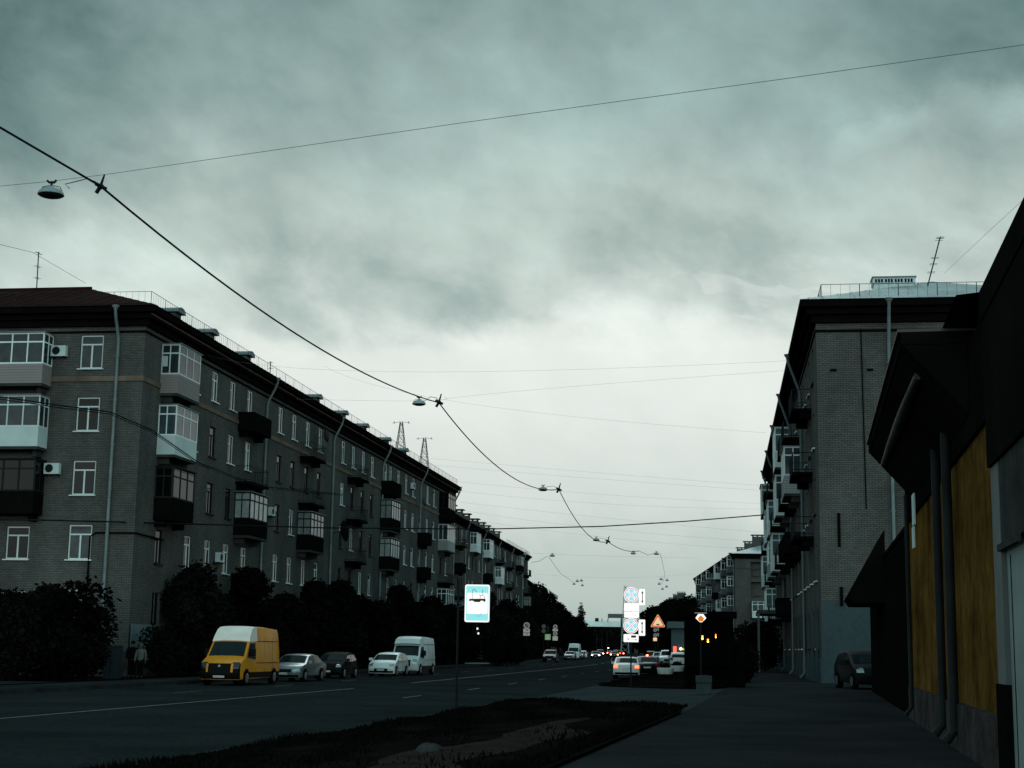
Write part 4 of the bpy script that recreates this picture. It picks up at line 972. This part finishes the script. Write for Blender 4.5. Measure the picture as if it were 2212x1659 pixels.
# pictogram remains: dark underbody with faint upper outline, as worn on the sign
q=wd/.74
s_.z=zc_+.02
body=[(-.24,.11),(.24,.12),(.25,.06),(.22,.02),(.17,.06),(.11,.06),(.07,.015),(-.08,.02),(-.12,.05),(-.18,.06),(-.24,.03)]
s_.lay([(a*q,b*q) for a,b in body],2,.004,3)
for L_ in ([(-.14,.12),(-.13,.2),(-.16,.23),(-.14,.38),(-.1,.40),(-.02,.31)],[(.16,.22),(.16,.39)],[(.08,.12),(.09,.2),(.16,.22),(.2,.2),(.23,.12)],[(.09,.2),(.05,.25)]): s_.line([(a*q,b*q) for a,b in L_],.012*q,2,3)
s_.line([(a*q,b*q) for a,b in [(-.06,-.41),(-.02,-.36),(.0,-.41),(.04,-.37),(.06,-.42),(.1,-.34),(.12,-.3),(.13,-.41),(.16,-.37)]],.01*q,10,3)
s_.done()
MB().lathe([(.02,0),(.03,.03),(.02,.06)],(xc+.02,-.03,zc_-hh/2-.22),8).lathe([(.02,0),(.03,.03),(.02,.06)],(xc+.05,-.03,zc_-hh/2-.36),8).build('reflector',sw,rt)
# stacked no-stopping signs
D=69; p=place(1363,D,-.3)
rt=empty('parking_sign_stack',p,0,'tall stack of bright white parking plates and two round no stopping signs on one post','sign')
def zz_at(py,px=1363): return at(px,py,D).z+.3
pxm=D/F0
pole(rt,0,zz_at(1270),.035)
def plate(py0,py1,px0,px1): 
    z0,z1=zz_at(py1),zz_at(py0); return ((px0+px1)/2-1363)*pxm,(z0+z1)/2,(px1-px0)*pxm,z1-z0
def disc(r,n=36,a0=0): return [(math.cos(2*math.pi*i/n+a0)*r,math.sin(2*math.pi*i/n+a0)*r) for i in range(n)]
def nostop(cx,cz,r):
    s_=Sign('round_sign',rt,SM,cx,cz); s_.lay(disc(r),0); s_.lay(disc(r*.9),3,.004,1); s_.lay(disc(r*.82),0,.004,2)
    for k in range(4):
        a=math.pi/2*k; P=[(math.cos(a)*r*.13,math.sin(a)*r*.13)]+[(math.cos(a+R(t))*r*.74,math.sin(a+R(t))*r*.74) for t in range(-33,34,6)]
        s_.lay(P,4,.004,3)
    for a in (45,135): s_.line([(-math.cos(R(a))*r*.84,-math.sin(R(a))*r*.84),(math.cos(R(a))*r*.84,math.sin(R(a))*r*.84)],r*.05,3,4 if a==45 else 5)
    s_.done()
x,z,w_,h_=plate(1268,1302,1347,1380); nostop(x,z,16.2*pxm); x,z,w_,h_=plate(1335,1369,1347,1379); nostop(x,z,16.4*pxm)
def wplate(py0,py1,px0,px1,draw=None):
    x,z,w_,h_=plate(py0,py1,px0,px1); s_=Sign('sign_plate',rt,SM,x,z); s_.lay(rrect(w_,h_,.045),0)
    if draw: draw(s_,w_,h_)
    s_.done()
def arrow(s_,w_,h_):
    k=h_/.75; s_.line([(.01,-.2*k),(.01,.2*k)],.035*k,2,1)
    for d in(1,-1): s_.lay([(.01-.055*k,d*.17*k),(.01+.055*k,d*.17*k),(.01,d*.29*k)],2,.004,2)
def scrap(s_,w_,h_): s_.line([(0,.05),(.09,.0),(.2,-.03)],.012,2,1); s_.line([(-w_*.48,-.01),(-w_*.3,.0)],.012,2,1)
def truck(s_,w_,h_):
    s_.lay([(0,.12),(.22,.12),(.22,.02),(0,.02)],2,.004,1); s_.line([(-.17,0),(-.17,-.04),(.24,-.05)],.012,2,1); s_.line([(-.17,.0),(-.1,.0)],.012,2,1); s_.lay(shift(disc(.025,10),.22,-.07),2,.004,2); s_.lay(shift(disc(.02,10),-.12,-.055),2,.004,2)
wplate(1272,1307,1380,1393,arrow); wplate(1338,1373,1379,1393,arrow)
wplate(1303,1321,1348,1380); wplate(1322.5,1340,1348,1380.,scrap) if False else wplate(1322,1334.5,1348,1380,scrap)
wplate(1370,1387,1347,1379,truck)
# speed bump triangle
D=100; p=place(1421,D,-.3); rt=empty('warning_sign',p,0,'orange and red triangular speed bump warning sign bright against dark trees','sign')
zc_=at(1421,1345,D).z+.3; pole(rt,0,zc_+.3,.03)
s_=Sign('sign_face',rt,SM,0,zc_); r_=.5
def tri(r,rd=.06):
    P=[]
    for a in (90,210,330):
        c=(math.cos(R(a))*(r-rd*2),math.sin(R(a))*(r-rd*2))
        for t in (-60,-30,0,30,60): P.append((c[0]+math.cos(R(a+t))*rd,c[1]+math.sin(R(a+t))*rd))
    return P
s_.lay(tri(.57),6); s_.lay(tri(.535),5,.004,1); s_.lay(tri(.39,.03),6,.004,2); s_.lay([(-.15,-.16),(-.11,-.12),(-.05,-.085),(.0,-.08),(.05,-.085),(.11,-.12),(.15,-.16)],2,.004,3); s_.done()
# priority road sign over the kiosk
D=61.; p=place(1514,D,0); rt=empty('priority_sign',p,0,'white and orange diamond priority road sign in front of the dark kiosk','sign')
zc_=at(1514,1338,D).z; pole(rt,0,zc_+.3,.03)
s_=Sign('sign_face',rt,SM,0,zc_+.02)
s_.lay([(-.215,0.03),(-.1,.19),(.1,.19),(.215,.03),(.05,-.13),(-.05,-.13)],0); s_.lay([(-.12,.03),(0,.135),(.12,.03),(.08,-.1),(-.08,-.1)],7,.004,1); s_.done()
MB().box(-.24,.24,-.05,-.02,zc_+.235,zc_+.265).build('plate_edge',swd,rt)
# small far signs
def farsign(px,D,items,label,z=-.36):
    p=place(px,D,z); rt=empty('road_sign',p,0,label,'sign','distant road signs'); top=0
    for kind,py,sx_,sy_ in items:
        zc_=at(px,py,D).z-z; top=max(top,zc_)
        s_=Sign('sign_plate',rt,SM,0,zc_); w_,h_=sx_*D/F0,sy_*D/F0
        if kind=='c': s_.lay(disc(w_/2,20),8); s_.lay(disc(w_/2*.72,20),11,.004,1); s_.line([(-w_*.3,-w_*.3),(w_*.3,w_*.3)],w_*.07,8,2)
        if kind=='p': s_.lay(rrect(w_,h_,w_*.08,3),8); s_.lay([(-w_*.1,0),(w_*.25,0),(w_*.25,h_*.25),(-w_*.1,h_*.25)],2,.004,1)
        if kind=='w': s_.lay(rrect(w_,h_,w_*.08,3),8)
        if kind=='o': s_.lay(rrect(w_,h_,w_*.08,3),6)
        if kind=='x': s_.lay(rrect(w_,h_,w_*.05,3),9); s_.lay([(-w_*.38,-h_*.38),(w_*.38,-h_*.38),(0,h_*.4)],8,.004,1)
        if kind=='b': s_.lay(disc(w_/2,20),11)
        s_.done()
    pole(rt,0,top,.03)
farsign(1137,176,[('c',1351,13,13),('p',1362,14,8),('p',1370,14,6)],'round sign over two white plates at the left kerb, before the far left block')
farsign(1174,225,[('b',1353,9,9),('b',1363,9,8)],'dim round sign beside the traffic light on the left')
farsign(1183,230,[('x',1376,12,12)],'small green edged pedestrian crossing sign on the left')
farsign(1199,232,[('c',1354,9,9),('p',1361,11,5),('c',1369,9,9),('w',1379,11,9)],'pale stack of two round signs and plates right of the crossing sign')
farsign(1415,190,[('c',1361,7,7),('c',1372,7,7),('o',1381,8,7)],'dim pair of round signs below the speed bump triangle',-.3)
farsign(1421,190.5,[('w',1359,4,7),('w',1371,4,7)],'two dim arrow plates beside the round signs below the triangle',-.3)
# traffic lights far
def traffic(px,D,lit,label,py=1360):
    p=place(px,D,-.36); rt=empty('traffic_light',p,0,label,'traffic light','traffic lights'); z=at(px,py,D).z+.36
    pole(rt,0,z+.5,.05); MB().box(-.2,.2,-.15,.1,z-.45,z+.5).build('housing',darkmet,rt)
    for k,(c,nm) in enumerate((('r','red_lens'),('y','amber_lens'),('g','green_lens'))):
        m={'r':mat('lens_red_on',(1,.1,.05),.4,emit=(1,.15,.05),estr=8),'g':mat('lens_green_on',(.2,1,.5),.4,emit=(.4,1,.6),estr=10)}[c] if c==lit else mat('lens_off',(.02,.02,.02),.3)
        MB().lathe([(.11,0),(.11,-.02),(.05,-.04)],(0,-.155,z+.33-.3*k),12,'y').build('lens',m,rt)
traffic(1183,231,'','unlit dark traffic light above the pedestrian crossing sign on the left'); traffic(1314,330,'g','small traffic light with a green lens far down the road',1397)
# ------------------------------------------------------------------ kiosk, planters, bin
D=62.; p=at(1478,1400,D); kx=p.x; p.z=0
kd=mat('kiosk_dark',(.0022,.0022,.0023),.9,var=.3,vscale=2,spec=.2)
rt=empty('kiosk',p,-R(8),'dark shuttered street kiosk with three orange lamps showing, beside the right sidewalk','kiosk')
kw=1.95; MB().box(0,kw,0,2.2,0,2.75).build('wall',kd,rt)
MB().box(-.12,kw+.15,-.25,2.35,2.75,2.98).build('roof',kd,rt)
mb=MB()
for i in range(9): mb.box(.1+i*.2,.12+i*.2,-.02,-.001,.6,2.5)
mb.build('shutter',kd,rt); MB().box(.05,kw-.05,-.3,-.02,.85,.9).build('counter',kd,rt); MB().box(kw,kw+.45,.1,2.,0,1.7).build('side_cabinet',kd,rt)
digit=mat('orange_lamp',(1,.2,.02),.4,emit=(1,.22,.02),estr=5.); digit2=mat('amber_lamp',(1,.5,.1),.4,emit=(1,.45,.06),estr=7)
for px,py,s2_ in ((1517,1378,1),(1529,1385,.85),(1546,1375,.9)):
    q=at(px,py,D-.6); lx=(q-Vector(p)); lx=Matrix.Rotation(R(8),3,'Z')@lx; l=MB(); h_=.085*s2_
    wdt=.035 if px<1540 else .018
    l.k=0; l.lathe([(.01,h_),(wdt,h_*.8),(wdt*.9,h_*.25),(wdt*.6,h_*.05)],(lx.x,-.1,lx.z+.02),10); l.k=1; l.lathe([(wdt*.6,h_*.0),(wdt,-h_*.35),(wdt,-h_*.8),(.01,-h_)],(lx.x,-.1,lx.z+.02),10)
    l.build('lamp',[digit,digit2],rt,smooth=60)
plm=mat('planter_white',(.42,.46,.46),.7,var=.15,vscale=2.)
for (px,D,py,lab) in ((1437,84,1452,'white round concrete flower planter nearer to the camera, left of the kiosk'),(1462,93,1446,'white round concrete flower planter behind the nearer one, left of the kiosk')):
    p=place(px,D,-.3); p.z=at(px,py+5,D).z; rt=empty('planter',p,0,lab,'planter','white planters by the kiosk')
    MB().lathe([(.38,.02),(.42,.08),(.46,.33),(.44,.36),(.38,.36),(.36,.3)],(0,0,0),24).build('bowl',plm,rt,smooth=40); MB().lathe([(.36,.28),(.2,.32),(.02,.34)],(0,0,0),16).build('soil',soil,rt)
    link('plant',leafcloud('plant',[(0,0,.45,.25,.25,.15)],350,.1,3),rt)
D=52; p=place(1520,D,0); rt=empty('waste_bin',p,-R(8),'square grey concrete litter bin with a rim band, left of the sidewalk','bin')
gb=mat('bin_grey',(.045,.062,.066),.85,var=.15,vscale=3)
MB().box(-.25,.25,-.25,.25,0,.36).build('lower_block',gb,rt); MB().box(-.27,.27,-.27,.27,.385,.60).build('upper_block',gb,rt); MB().box(-.2,.2,-.2,.2,.36,.385).build('neck',trim,rt); MB().box(-.19,.19,-.19,.19,.60,.615).build('opening',trim,rt)
# small lit shop pavilion behind the kiosk
D=165; p=at(1447,1400,D); p.z=-.2; rt=empty('shop_pavilion',p,-R(5),'small dark shop pavilion with a lit doorway behind the parked white cars','shop')
MB().box(0,6,0,8,0,3.9).build('wall',kd,rt); MB().box(-.2,6.2,-.5,8.2,3.9,4.6).build('fascia',mat('teal_panel',(.12,.16,.17),.7),rt); MB().box(.15,1.9,-.06,-.01,.9,3.8).build('panel',mat('bluegrey_panel',(.10,.13,.15),.7),rt)
MB().box(2.3,2.42,-.08,-.01,1.6,3.0).build('light_tube',mat('tube_white',(.8,.9,.9),.5,emit=(.8,.95,.9),estr=1.4),rt)
MB().box(.35,.7,-.12,-.02,1.2,2.0).build('red_sign',mat('red_glow',(.8,.1,.05),.5,emit=(1,.13,.07),estr=1.6),rt); MB().lathe([(.12,0),(.12,-.05),(.03,-.09)],(1.15,-.12,1.75),12,'y').build('door_lamp',mat('warm_lamp',(1,.8,.5),.5,emit=(1,.8,.45),estr=9),rt)
MB().box(1.3,1.75,-.1,-.02,1.6,1.8).build('lit_sign',mat('olive_glow',(.5,.5,.1),.5,emit=(.55,.5,.15),estr=.6),rt)
# lattice column behind the sign stack
p=place(1350,640,-.4); rt=empty('lattice_tower',p,0,'slim grey lattice tower just left of the stacked parking signs','tower'); z1=at(1350,1263,640).z
mb=MB()
for sx_,sy in((-1,-1),(1,-1),(1,1),(-1,1)): mb.tube([(sx_*1.6,sy*1.6,0),(sx_*.35,sy*.35,z1)],.13,4)
for i in range(10):
    a0=1.6-1.25*i/10; a1=1.6-1.25*(i+1)/10; z_0=z1*i/10; z_1=z1*(i+1)/10
    mb.tube([(-a0,-a0,z_0),(a1,-a1,z_1)],.08,3); mb.tube([(a0,-a0,z_0),(-a1,-a1,z_1)],.08,3)
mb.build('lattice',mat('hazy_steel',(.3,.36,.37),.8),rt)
MBW=leafcloud('far_woods',[(-40+i*17+random.uniform(-4,4),1000,6,14,10,9+random.uniform(-2,3)) for i in range(22)],16000,5.,9)
tag(link('far_woods',MBW),'dark band of distant woods closing the end of the street under the bridge','woods',kind='stuff')
# covered footbridge across the road far away
D=700; a=at(1268,1345,D); b=at(1356,1347,D)
rt=empty('bridge',((a.x+b.x)/2,D,-.4),0,'pale rounded bridge deck crossing the end of the street','bridge'); w_=(b.x-a.x)/2+3; z0,z1=at(1300,1354,D).z,at(1300,1341,D).z
mb=MB(); prof=[(6*math.cos(t)*.8,z0+.4+(z1-z0)*math.sin(t)) for t in [math.pi*i/10 for i in range(11)]]
mb.T=Matrix.Rotation(math.pi/2,4,'Z'); mb.prism(prof,-w_,w_); mb.T=None; mb.build('deck_cover',mat('pale_deck',(.75,.8,.78),.7,var=.1,vscale=.2),rt,smooth=30)
MB().box(-w_-4,w_+4,-5,5,z0-.9+.4,z0+.38).build('girder',corn,rt)
for x in (-w_-1,w_+1,): MB().box(x-1,x+1,-2,2,0,z0-.5).build('pier',conc,rt)
rt2=empty('billboard',(at(1342,1400,690).x,690,-.4),0,'small dark billboard standing above the bridge beside the sign stack','billboard'); za,zb_=at(1342,1333,690).z+.4,at(1342,1345,690).z+.4
MB().box(-6,3.,-.3,.3,zb_+2,za+1.4).build('panel',mat('dull_panel',(.10,.12,.12),.8),rt2); MB().box(-.3,.3,-.2,.2,0,zb_+2).build('post',darkmet,rt2)
for i,(px,py0,py1,lean) in enumerate(((1300,1336,1345,0),(1311,1334,1345,.6),(1289,1335,1344,0))):
    p=place(px,698,-.4); rt=empty('street_lamp',p,0,['small dark mast rising above the middle of the bridge','small leaning dark mast above the right half of the bridge','small dark box on a mast above the left half of the bridge'][i],'mast','masts at the bridge')
    z1=at(px,py0,698).z+.4; MB().tube([(0,0,0),(0,0,z1*.8),(lean,0,z1)],.18,5).build('pole',darkmet,rt)
    if i==2: MB().box(-.8,.8,-.4,.4,z1-2.5,z1).build('box',darkmet,rt)
# ------------------------------------------------------------------ people at the corner of the left block
def person(p,face,label,top,bottom,hair,lean=0.,bag=None,h=1.75,step=.12):
    rt=empty('person',p,face,label,'person','pedestrians at the left corner')
    s_=h/1.75; J={'pel':(0,0,.95),'waist':(0,0,1.08),'chest':(0,.02,1.3),'neck':(0,.0,1.47),'head0':(0,-.01,1.56),'head1':(0,-.02,1.68)}
    V=[J['pel'],J['waist'],J['chest'],J['neck'],J['head0'],J['head1']]; rad=[.15,.135,.155,.06,.095,.085]; E=[(0,1),(1,2),(2,3),(3,4),(4,5)]
    def chain(st,pts,rs):
        k=st
        for q,r in zip(pts,rs): V.append(q); rad.append(r); E.append((k,len(V)-1)); k=len(V)-1
        return k
    for sx_ in(-1,1):
        ph=step*sx_
        chain(0,[(sx_*.1,0,.86),(sx_*.1,-ph*.7,.5),(sx_*.1,ph*.8 if ph>0 else ph*.2+.06,.09),(sx_*.11,(ph*.8 if ph>0 else ph*.2+.06)-.16,.035)],[.095,.06,.042,.035])
        e=chain(2,[(sx_*.19,.02,1.4),(sx_*.24,ph*.6+.02,1.12),(sx_*.24,ph*1.1-.06,.86)],[.06,.045,.032])
        w0=V[e]
        k=chain(e,[(w0[0],w0[1]-.02,w0[2]-.07)],[.03])
        for f in range(4): chain(k,[(w0[0]+.004*sx_,w0[1]-.045+.02*f,w0[2]-.12-.01*(f in(1,2)))],[.010])
        chain(e,[(w0[0]-.02*sx_,w0[1]-.06,w0[2]-.07)],[.011])
    me=bpy.data.meshes.new('body'); me.from_pydata([tuple(a*s_ for a in q) for q in V],E,[]); o=link('body',me,rt)
    md=o.modifiers.new('skin','SKIN'); sv=me.skin_vertices[0].data
    for i,r in enumerate(rad): sv[i].radius=(r*s_,r*s_*.8)
    sv[0].use_root=True; o.modifiers.new('sub','SUBSURF').levels=1; o.modifiers['sub'].render_levels=2; me.materials.append(mat('skin',(.10,.065,.05),.6))
    def garment(nm,rings,m,seg=16):
        g=MB(); vs=[]
        for (cx,cy,z,rx,ry_) in rings:
            for j in range(seg): a=2*math.pi*j/seg; vs.append((s_*(cx+rx*math.cos(a)),s_*(cy+ry_*math.sin(a)),s_*z))
        g.add(vs,[(i*seg+j,i*seg+(j+1)%seg,(i+1)*seg+(j+1)%seg,(i+1)*seg+j) for i in range(len(rings)-1) for j in range(seg)]); return g
    garment('top',[(0,0,.9,.19,.15),(0,0,1.05,.165,.13),(0,0.01,1.25,.195,.14),(0,.01,1.38,.20,.13),(0,0,1.46,.10,.09)],top).build('jacket',top,rt,smooth=60)
    sl_=MB()
    for sx_ in(-1,1):
        ph=step*sx_; sl_.tube([tuple(a*s_ for a in q) for q in ((sx_*.15,.01,1.41),(sx_*.215,.02,1.34),(sx_*.245,ph*.6+.02,1.12),(sx_*.243,ph*1.1-.05,.88))],[.075*s_,.072*s_,.058*s_,.046*s_],10)
    sl_.build('sleeves',top,rt,smooth=60)
    tr=MB()
    for sx_ in(-1,1):
        ph=step*sx_; yb=ph*.8 if ph>0 else ph*.2+.06
        tr.tube([tuple(a*s_ for a in q) for q in ((sx_*.09,0,.97),(sx_*.1,0,.84),(sx_*.1,-ph*.7,.5),(sx_*.1,yb,.1))],[.11*s_,.105*s_,.078*s_,.062*s_],10)
    tr.build('trousers',bottom,rt,smooth=60)
    g=MB(); g.lathe([(.10*s_,-.06*s_),(.108*s_,.0),(.098*s_,.06*s_),(.06*s_,.095*s_),(.01,.105*s_)],(0,.012*s_,1.66*s_),14); g.build('hair',hair,rt,smooth=60)
    return rt
pd=place(287,79.5,-.36); person(pd,.1,'person in dark clothes, left one of the pair at the left block corner',mat('cloth_black',(.005,.005,.005),.9),mat('cloth_dark',(.006,.006,.006),.9),mat('hair_dark',(.01,.008,.007),.8),h=1.85)
pd=place(305,79.,-.36); person(pd,-.1,'person in a pale top, right one of the pair at the left block corner',mat('cloth_pale',(.11,.12,.12),.9),mat('cloth_dark',(.006,.006,.006),.9),mat('hair_grey',(.08,.08,.08),.8),h=1.72)
p=place(245,77,-.36); rt=empty('utility_cabinet',p,R(-8),'blue grey metal utility cabinet beside the corner of the left block','cabinet'); MB().box(-.38,.38,-.25,.25,0,1.55).build('cabinet_body',mat('cab_blue',(.02,.03,.038),.6),rt); MB().box(-.01,.01,-.26,-.251,.1,1.45).build('door_seam',trim,rt); MB().box(-.43,.43,-.3,.3,1.55,1.6).build('cabinet_lid',mat('cab_lid',(.025,.035,.04),.6),rt)
# stone on the verge and concrete blocks on the left kerb
def rock(p,sx_,sy,sz,label,seed,name='stone',cat='stone'):
    rg=random.Random(seed); mb=MB(); n,mm=12,7; vs=[]
    for i in range(mm+1):
        t=math.pi*i/mm
        for j in range(n):
            a=2*math.pi*j/n; q=1+rg.uniform(-.10,.10); vs.append((sx_*q*math.sin(t)*math.cos(a),sy*q*math.sin(t)*math.sin(a),sz*q*math.cos(t)*.9))
    mb.add(vs,[(i*n+j,i*n+(j+1)%n,(i+1)*n+(j+1)%n,(i+1)*n+j) for i in range(mm) for j in range(n)])
    o=mb.build(name,conc,smooth=40,loc=p); return tag(o,label,cat)
q=onz(927,1634,-.08); q.z+=.08; rock(q,.19,.15,.12,'pale rounded stone lying on the dark verge in the foreground',4)
for i in range(4):
    q=onz(1011+i*13,1437,-.5); o=MB().box(-.32,.32,-.18,.18,0,.26).build('kerb_block',plm,loc=q,rz=-.15); tag(o,f'low white painted kerb block at the far left kerb, {ORD[i]} from the left','block','white kerb blocks')
# ------------------------------------------------------------------ cables and hanging lamps
def sag(a,b,s_,n=24): return [a.lerp(b,i/n)-Vector((0,0,4*s_*(i/n)*(1-i/n))) for i in range(n+1)]
def wire(pts,r,label,m=cable,group=None,name='cable'): return tag(MB().tube(pts,r,5).build(name,m),label,'cable',group)
nd=[at(-420,30,26),at(217,402,34.7),at(948,870,68),at(1207,1057,101),at(1313,1170,138),at(1380,1190,158)]
pts=[]
# the run is cut at its hangers
for i,(a,b) in enumerate(zip(nd,nd[1:])):
    s_=[.0,.75,1.2,1.1,.35][i]; seg=sag(a,b,s_,20); pts+=seg if i==0 else seg[1:]
MAIN=MB().tube(pts,[.027 if q.y<120 else .03 for q in pts],6).build('power_cable',cable); tag(MAIN,'thick black supply cable sagging along the street from lamp to lamp','cable')
lampw=mat('lamp_shade_grey',(.30,.36,.37),.5,metal=.2); lens_=mat('lamp_lens_dark',(.02,.022,.025),.3)
def lamp_meshes():
    sh=MB().lathe([(.04,.20),(.10,.17),(.2,.12),(.29,.04),(.31,-.02),(.30,-.03),(.27,-.02)],(0,0,0),20).mesh('lamp_shade',lampw,50)
    le=MB().lathe([(.29,-.025),(.26,-.055),(.16,-.085),(.03,-.095)],(0,0,0),20).mesh('lamp_lens',lens_,50)
    hk=MB().tube([(0,0,.18),(0,0,.27)],.03,6).tube([(-.11,0,.33),(-.06,0,.28),(.06,0,.28),(.11,0,.34)],.028,6).tube([(-.3,0,.0),(-.2,0,.17),(0,0,.215),(.2,0,.17),(.28,0,.02)],.012,4)
    return sh,le,hk.mesh('hanger',darkmet)
LMp=lamp_meshes()
def hang(P,label,lead=None,s_=1.):
    rt=empty('hanging_street_lamp',P,0,label,'street lamp','street lamps hung over the road'); rt.scale=(s_,)*3
    for n_,m_ in zip(('lamp_shade','lamp_lens','hanger'),LMp): link(n_,m_,rt)
    if lead:
        q=[(Vector(l)-Vector(P))/s_ for l in lead]; MB().tube(q,.012,5).build('lead',cable,rt)
def clampj(P,label,s_=1.):
    mb=MB(); 
    mb.tube([(-.12*s_,0,.07*s_),(.14*s_,0,-.06*s_)],.045*s_,6); mb.tube([(.0,0,0),(.08*s_,0,.3*s_)],[.04*s_,.02*s_],6); mb.tube([(0,0,0),(-.09*s_,0,-.16*s_)],.05*s_,6); mb.lathe([(.03,-.07*s_),(.075*s_,-.02*s_),(.075*s_,.04*s_),(.03,.07*s_)],(0,0,0),10)
    tag(mb.build('cable_clamp',cable,loc=P),label,'clamp','cable clamps')
# span wires and their lamps
l1=at(110,419,34.7); 
hang(l1,'large street lamp nearest the camera, hung at the upper left',[at(150,407,34.7),at(140,398,34.7)+Vector((0,0,0)),at(165,392,34.7),at(188,386,34.7),at(205,392,34.7),at(215,400,34.7)])
wire([at(-1300,560,38),at(-500,465,36),at(0,402,34.7),at(110,391.5,34.7),at(228,377,34.6),at(1000,265,30.5),at(1700,169.5,27.5),at(2330,80,25)],.0062,'thin span wire rising across the whole upper sky from the nearest lamp',wirem,'thin span wires')
clampj(at(217,403,34.7),'black clamp on the thick cable beside the nearest lamp')
l2=at(905,872,68); hang(l2,'second hanging street lamp, over the middle of the left block',[at(917,866,68),at(930,857,68),at(943,859,68),at(948,868,68)],1.0); clampj(at(948,869,68),'black clamp on the thick cable at the second lamp',1.3)
l3=at(1173,1058,101); hang(l3,'third hanging street lamp, over the end of the left block',[at(1180,1052,101),at(1195,1050,101),at(1206,1056,101)]); clampj(at(1207,1057,101),'black clamp on the thick cable at the third lamp',1.4)
l4=at(1288,1167,138); hang(l4,'fourth hanging street lamp along the thick cable',[at(1295,1163,138),at(1305,1164,138),at(1313,1170,138)]); clampj(at(1313,1169,138),'black clamp on the thick cable at the fourth lamp',1.6)
far=[(1368,1196,172),(1418,1197,172),(1193,1201,172),(1136,1198,172),(1428,1252,250),(1441,1254,260),(1247,1256,250),(1256,1255,255),(1258,1265,290),(1440,1268,290),(1424,1262,280),(1431,1273,300),(1240,1262,280)]
fl=['fifth lamp along the cable, right of the road centre','far lamp right of the fifth, above the right lanes','far lamp above the left block roof end, inner one','far lamp above the left block roof end, outer one']
for i,(px,py,D) in enumerate(far):
    hang(at(px,py,D),fl[i] if i<4 else f'tiny distant hanging lamp in the {"right" if px>1350 else "left"} cluster, at its {["top left","top right","top left","top right","lower right","lower right","middle","bottom","lower left"][i-4]}',s_=1.)
for L_,n_ in (([(1380,1190,158),(1400,1199,172),(1418,1194,172)],'right'),([(1426,1196,175),(1431,1215,200),(1436,1240,235),(1434,1252,250),(1428,1262,270)],'right'),([(1148,1215,172),(1165,1212,172),(1183,1201,172)],'left'),([(1185,1203,172),(1196,1218,190),(1210,1238,215),(1231,1252,240),(1243,1262,260)],'left')):
    wire([at(*q) for q in L_],.022,f'faint {n_} supply cable segment near {"%d"%len(L_)} far lamps' if 0 else {('right',3):'short far supply cable joining the fifth lamp to its right neighbour',('right',5):'far supply cable falling away over the right lanes',('left',3):'short far supply cable at the roof end of the second left block',('left',5):'far supply cable falling away over the left lanes'}[(n_,len(L_))],wirem,'far supply cables')
# thick line between the two corner blocks
A_=[at(-40,1122,78.8),at(120,1124,79),at(240,1127,80.),at(700,1140,96),at(1040,1143,110),at(1300,1137,112),at(1480,1126,114),at(1652,1112,118)]
wire(A_,.045,'black cable strung level across the street below the roof lines from block to block')
A_=[at(-1500,760,46),at(-600,800,54),at(0,857,62),at(130,876,66),at(238,890,70),at(330,930,76),at(430,1000,84),at(560,1050,95),at(740,1068,110)]
wire(A_,.03,'twin dark cable crossing the windows of the left corner block',group='cables on the left block'); wire([q+Vector((.0,0,-.10)) for q in A_],.02,'lower strand of the twin dark cable on the left corner block',group='cables on the left block')
th=[((440,765),(850,803),(1707,779),90),((700,790),(1000,870),(1655,935),100),((960,862),(1200,838),(1700,800),95),((640,862),(905,866),(960,858),90),((930,990),(1300,1022),(1655,1050),150),((940,1005),(1300,1035),(1655,1060),152),((985,1040),(1300,1068),(1648,1088),158),((990,1060),(1300,1088),(1648,1100),160),((995,1085),(1300,1118),(1640,1150),162),((985,1100),(1280,1140),(1640,1170),165),((1000,1120),(1300,1160),(1600,1185),168),((1150,1195),(1300,1201),(1500,1205),172),((1160,1240),(1330,1248),(1500,1240),240)]
for i,(a,b,c,D) in enumerate(th):
    Pa,Pb,Pc=at(*a,D),at(*b,D),at(*c,D*.95 if D<120 else D)
    pp=[Pa*(1-t)*(1-2*t)+Pb*4*t*(1-t)+Pc*t*(2*t-1) for t in [j/14 for j in range(15)]]
    wire(pp,.0045 if D<120 else .0058,f'very thin wire crossing the pale sky between the blocks, {ORD[i]} from the top','' and None or wirem,'thin wires across the pale sky')
wire([at(0,528,60),at(70,545,75),at(185,612,86)],.01,'thin wire falling from the upper left to the left roof ridge',wirem,'thin span wires')
wire([at(2212,430,50),at(2130,505,60),at(2040,590,74)],.006,'thin faint wire at the upper right running to the roof antenna',wirem,'thin span wires')
print('objects',len(bpy.data.objects))
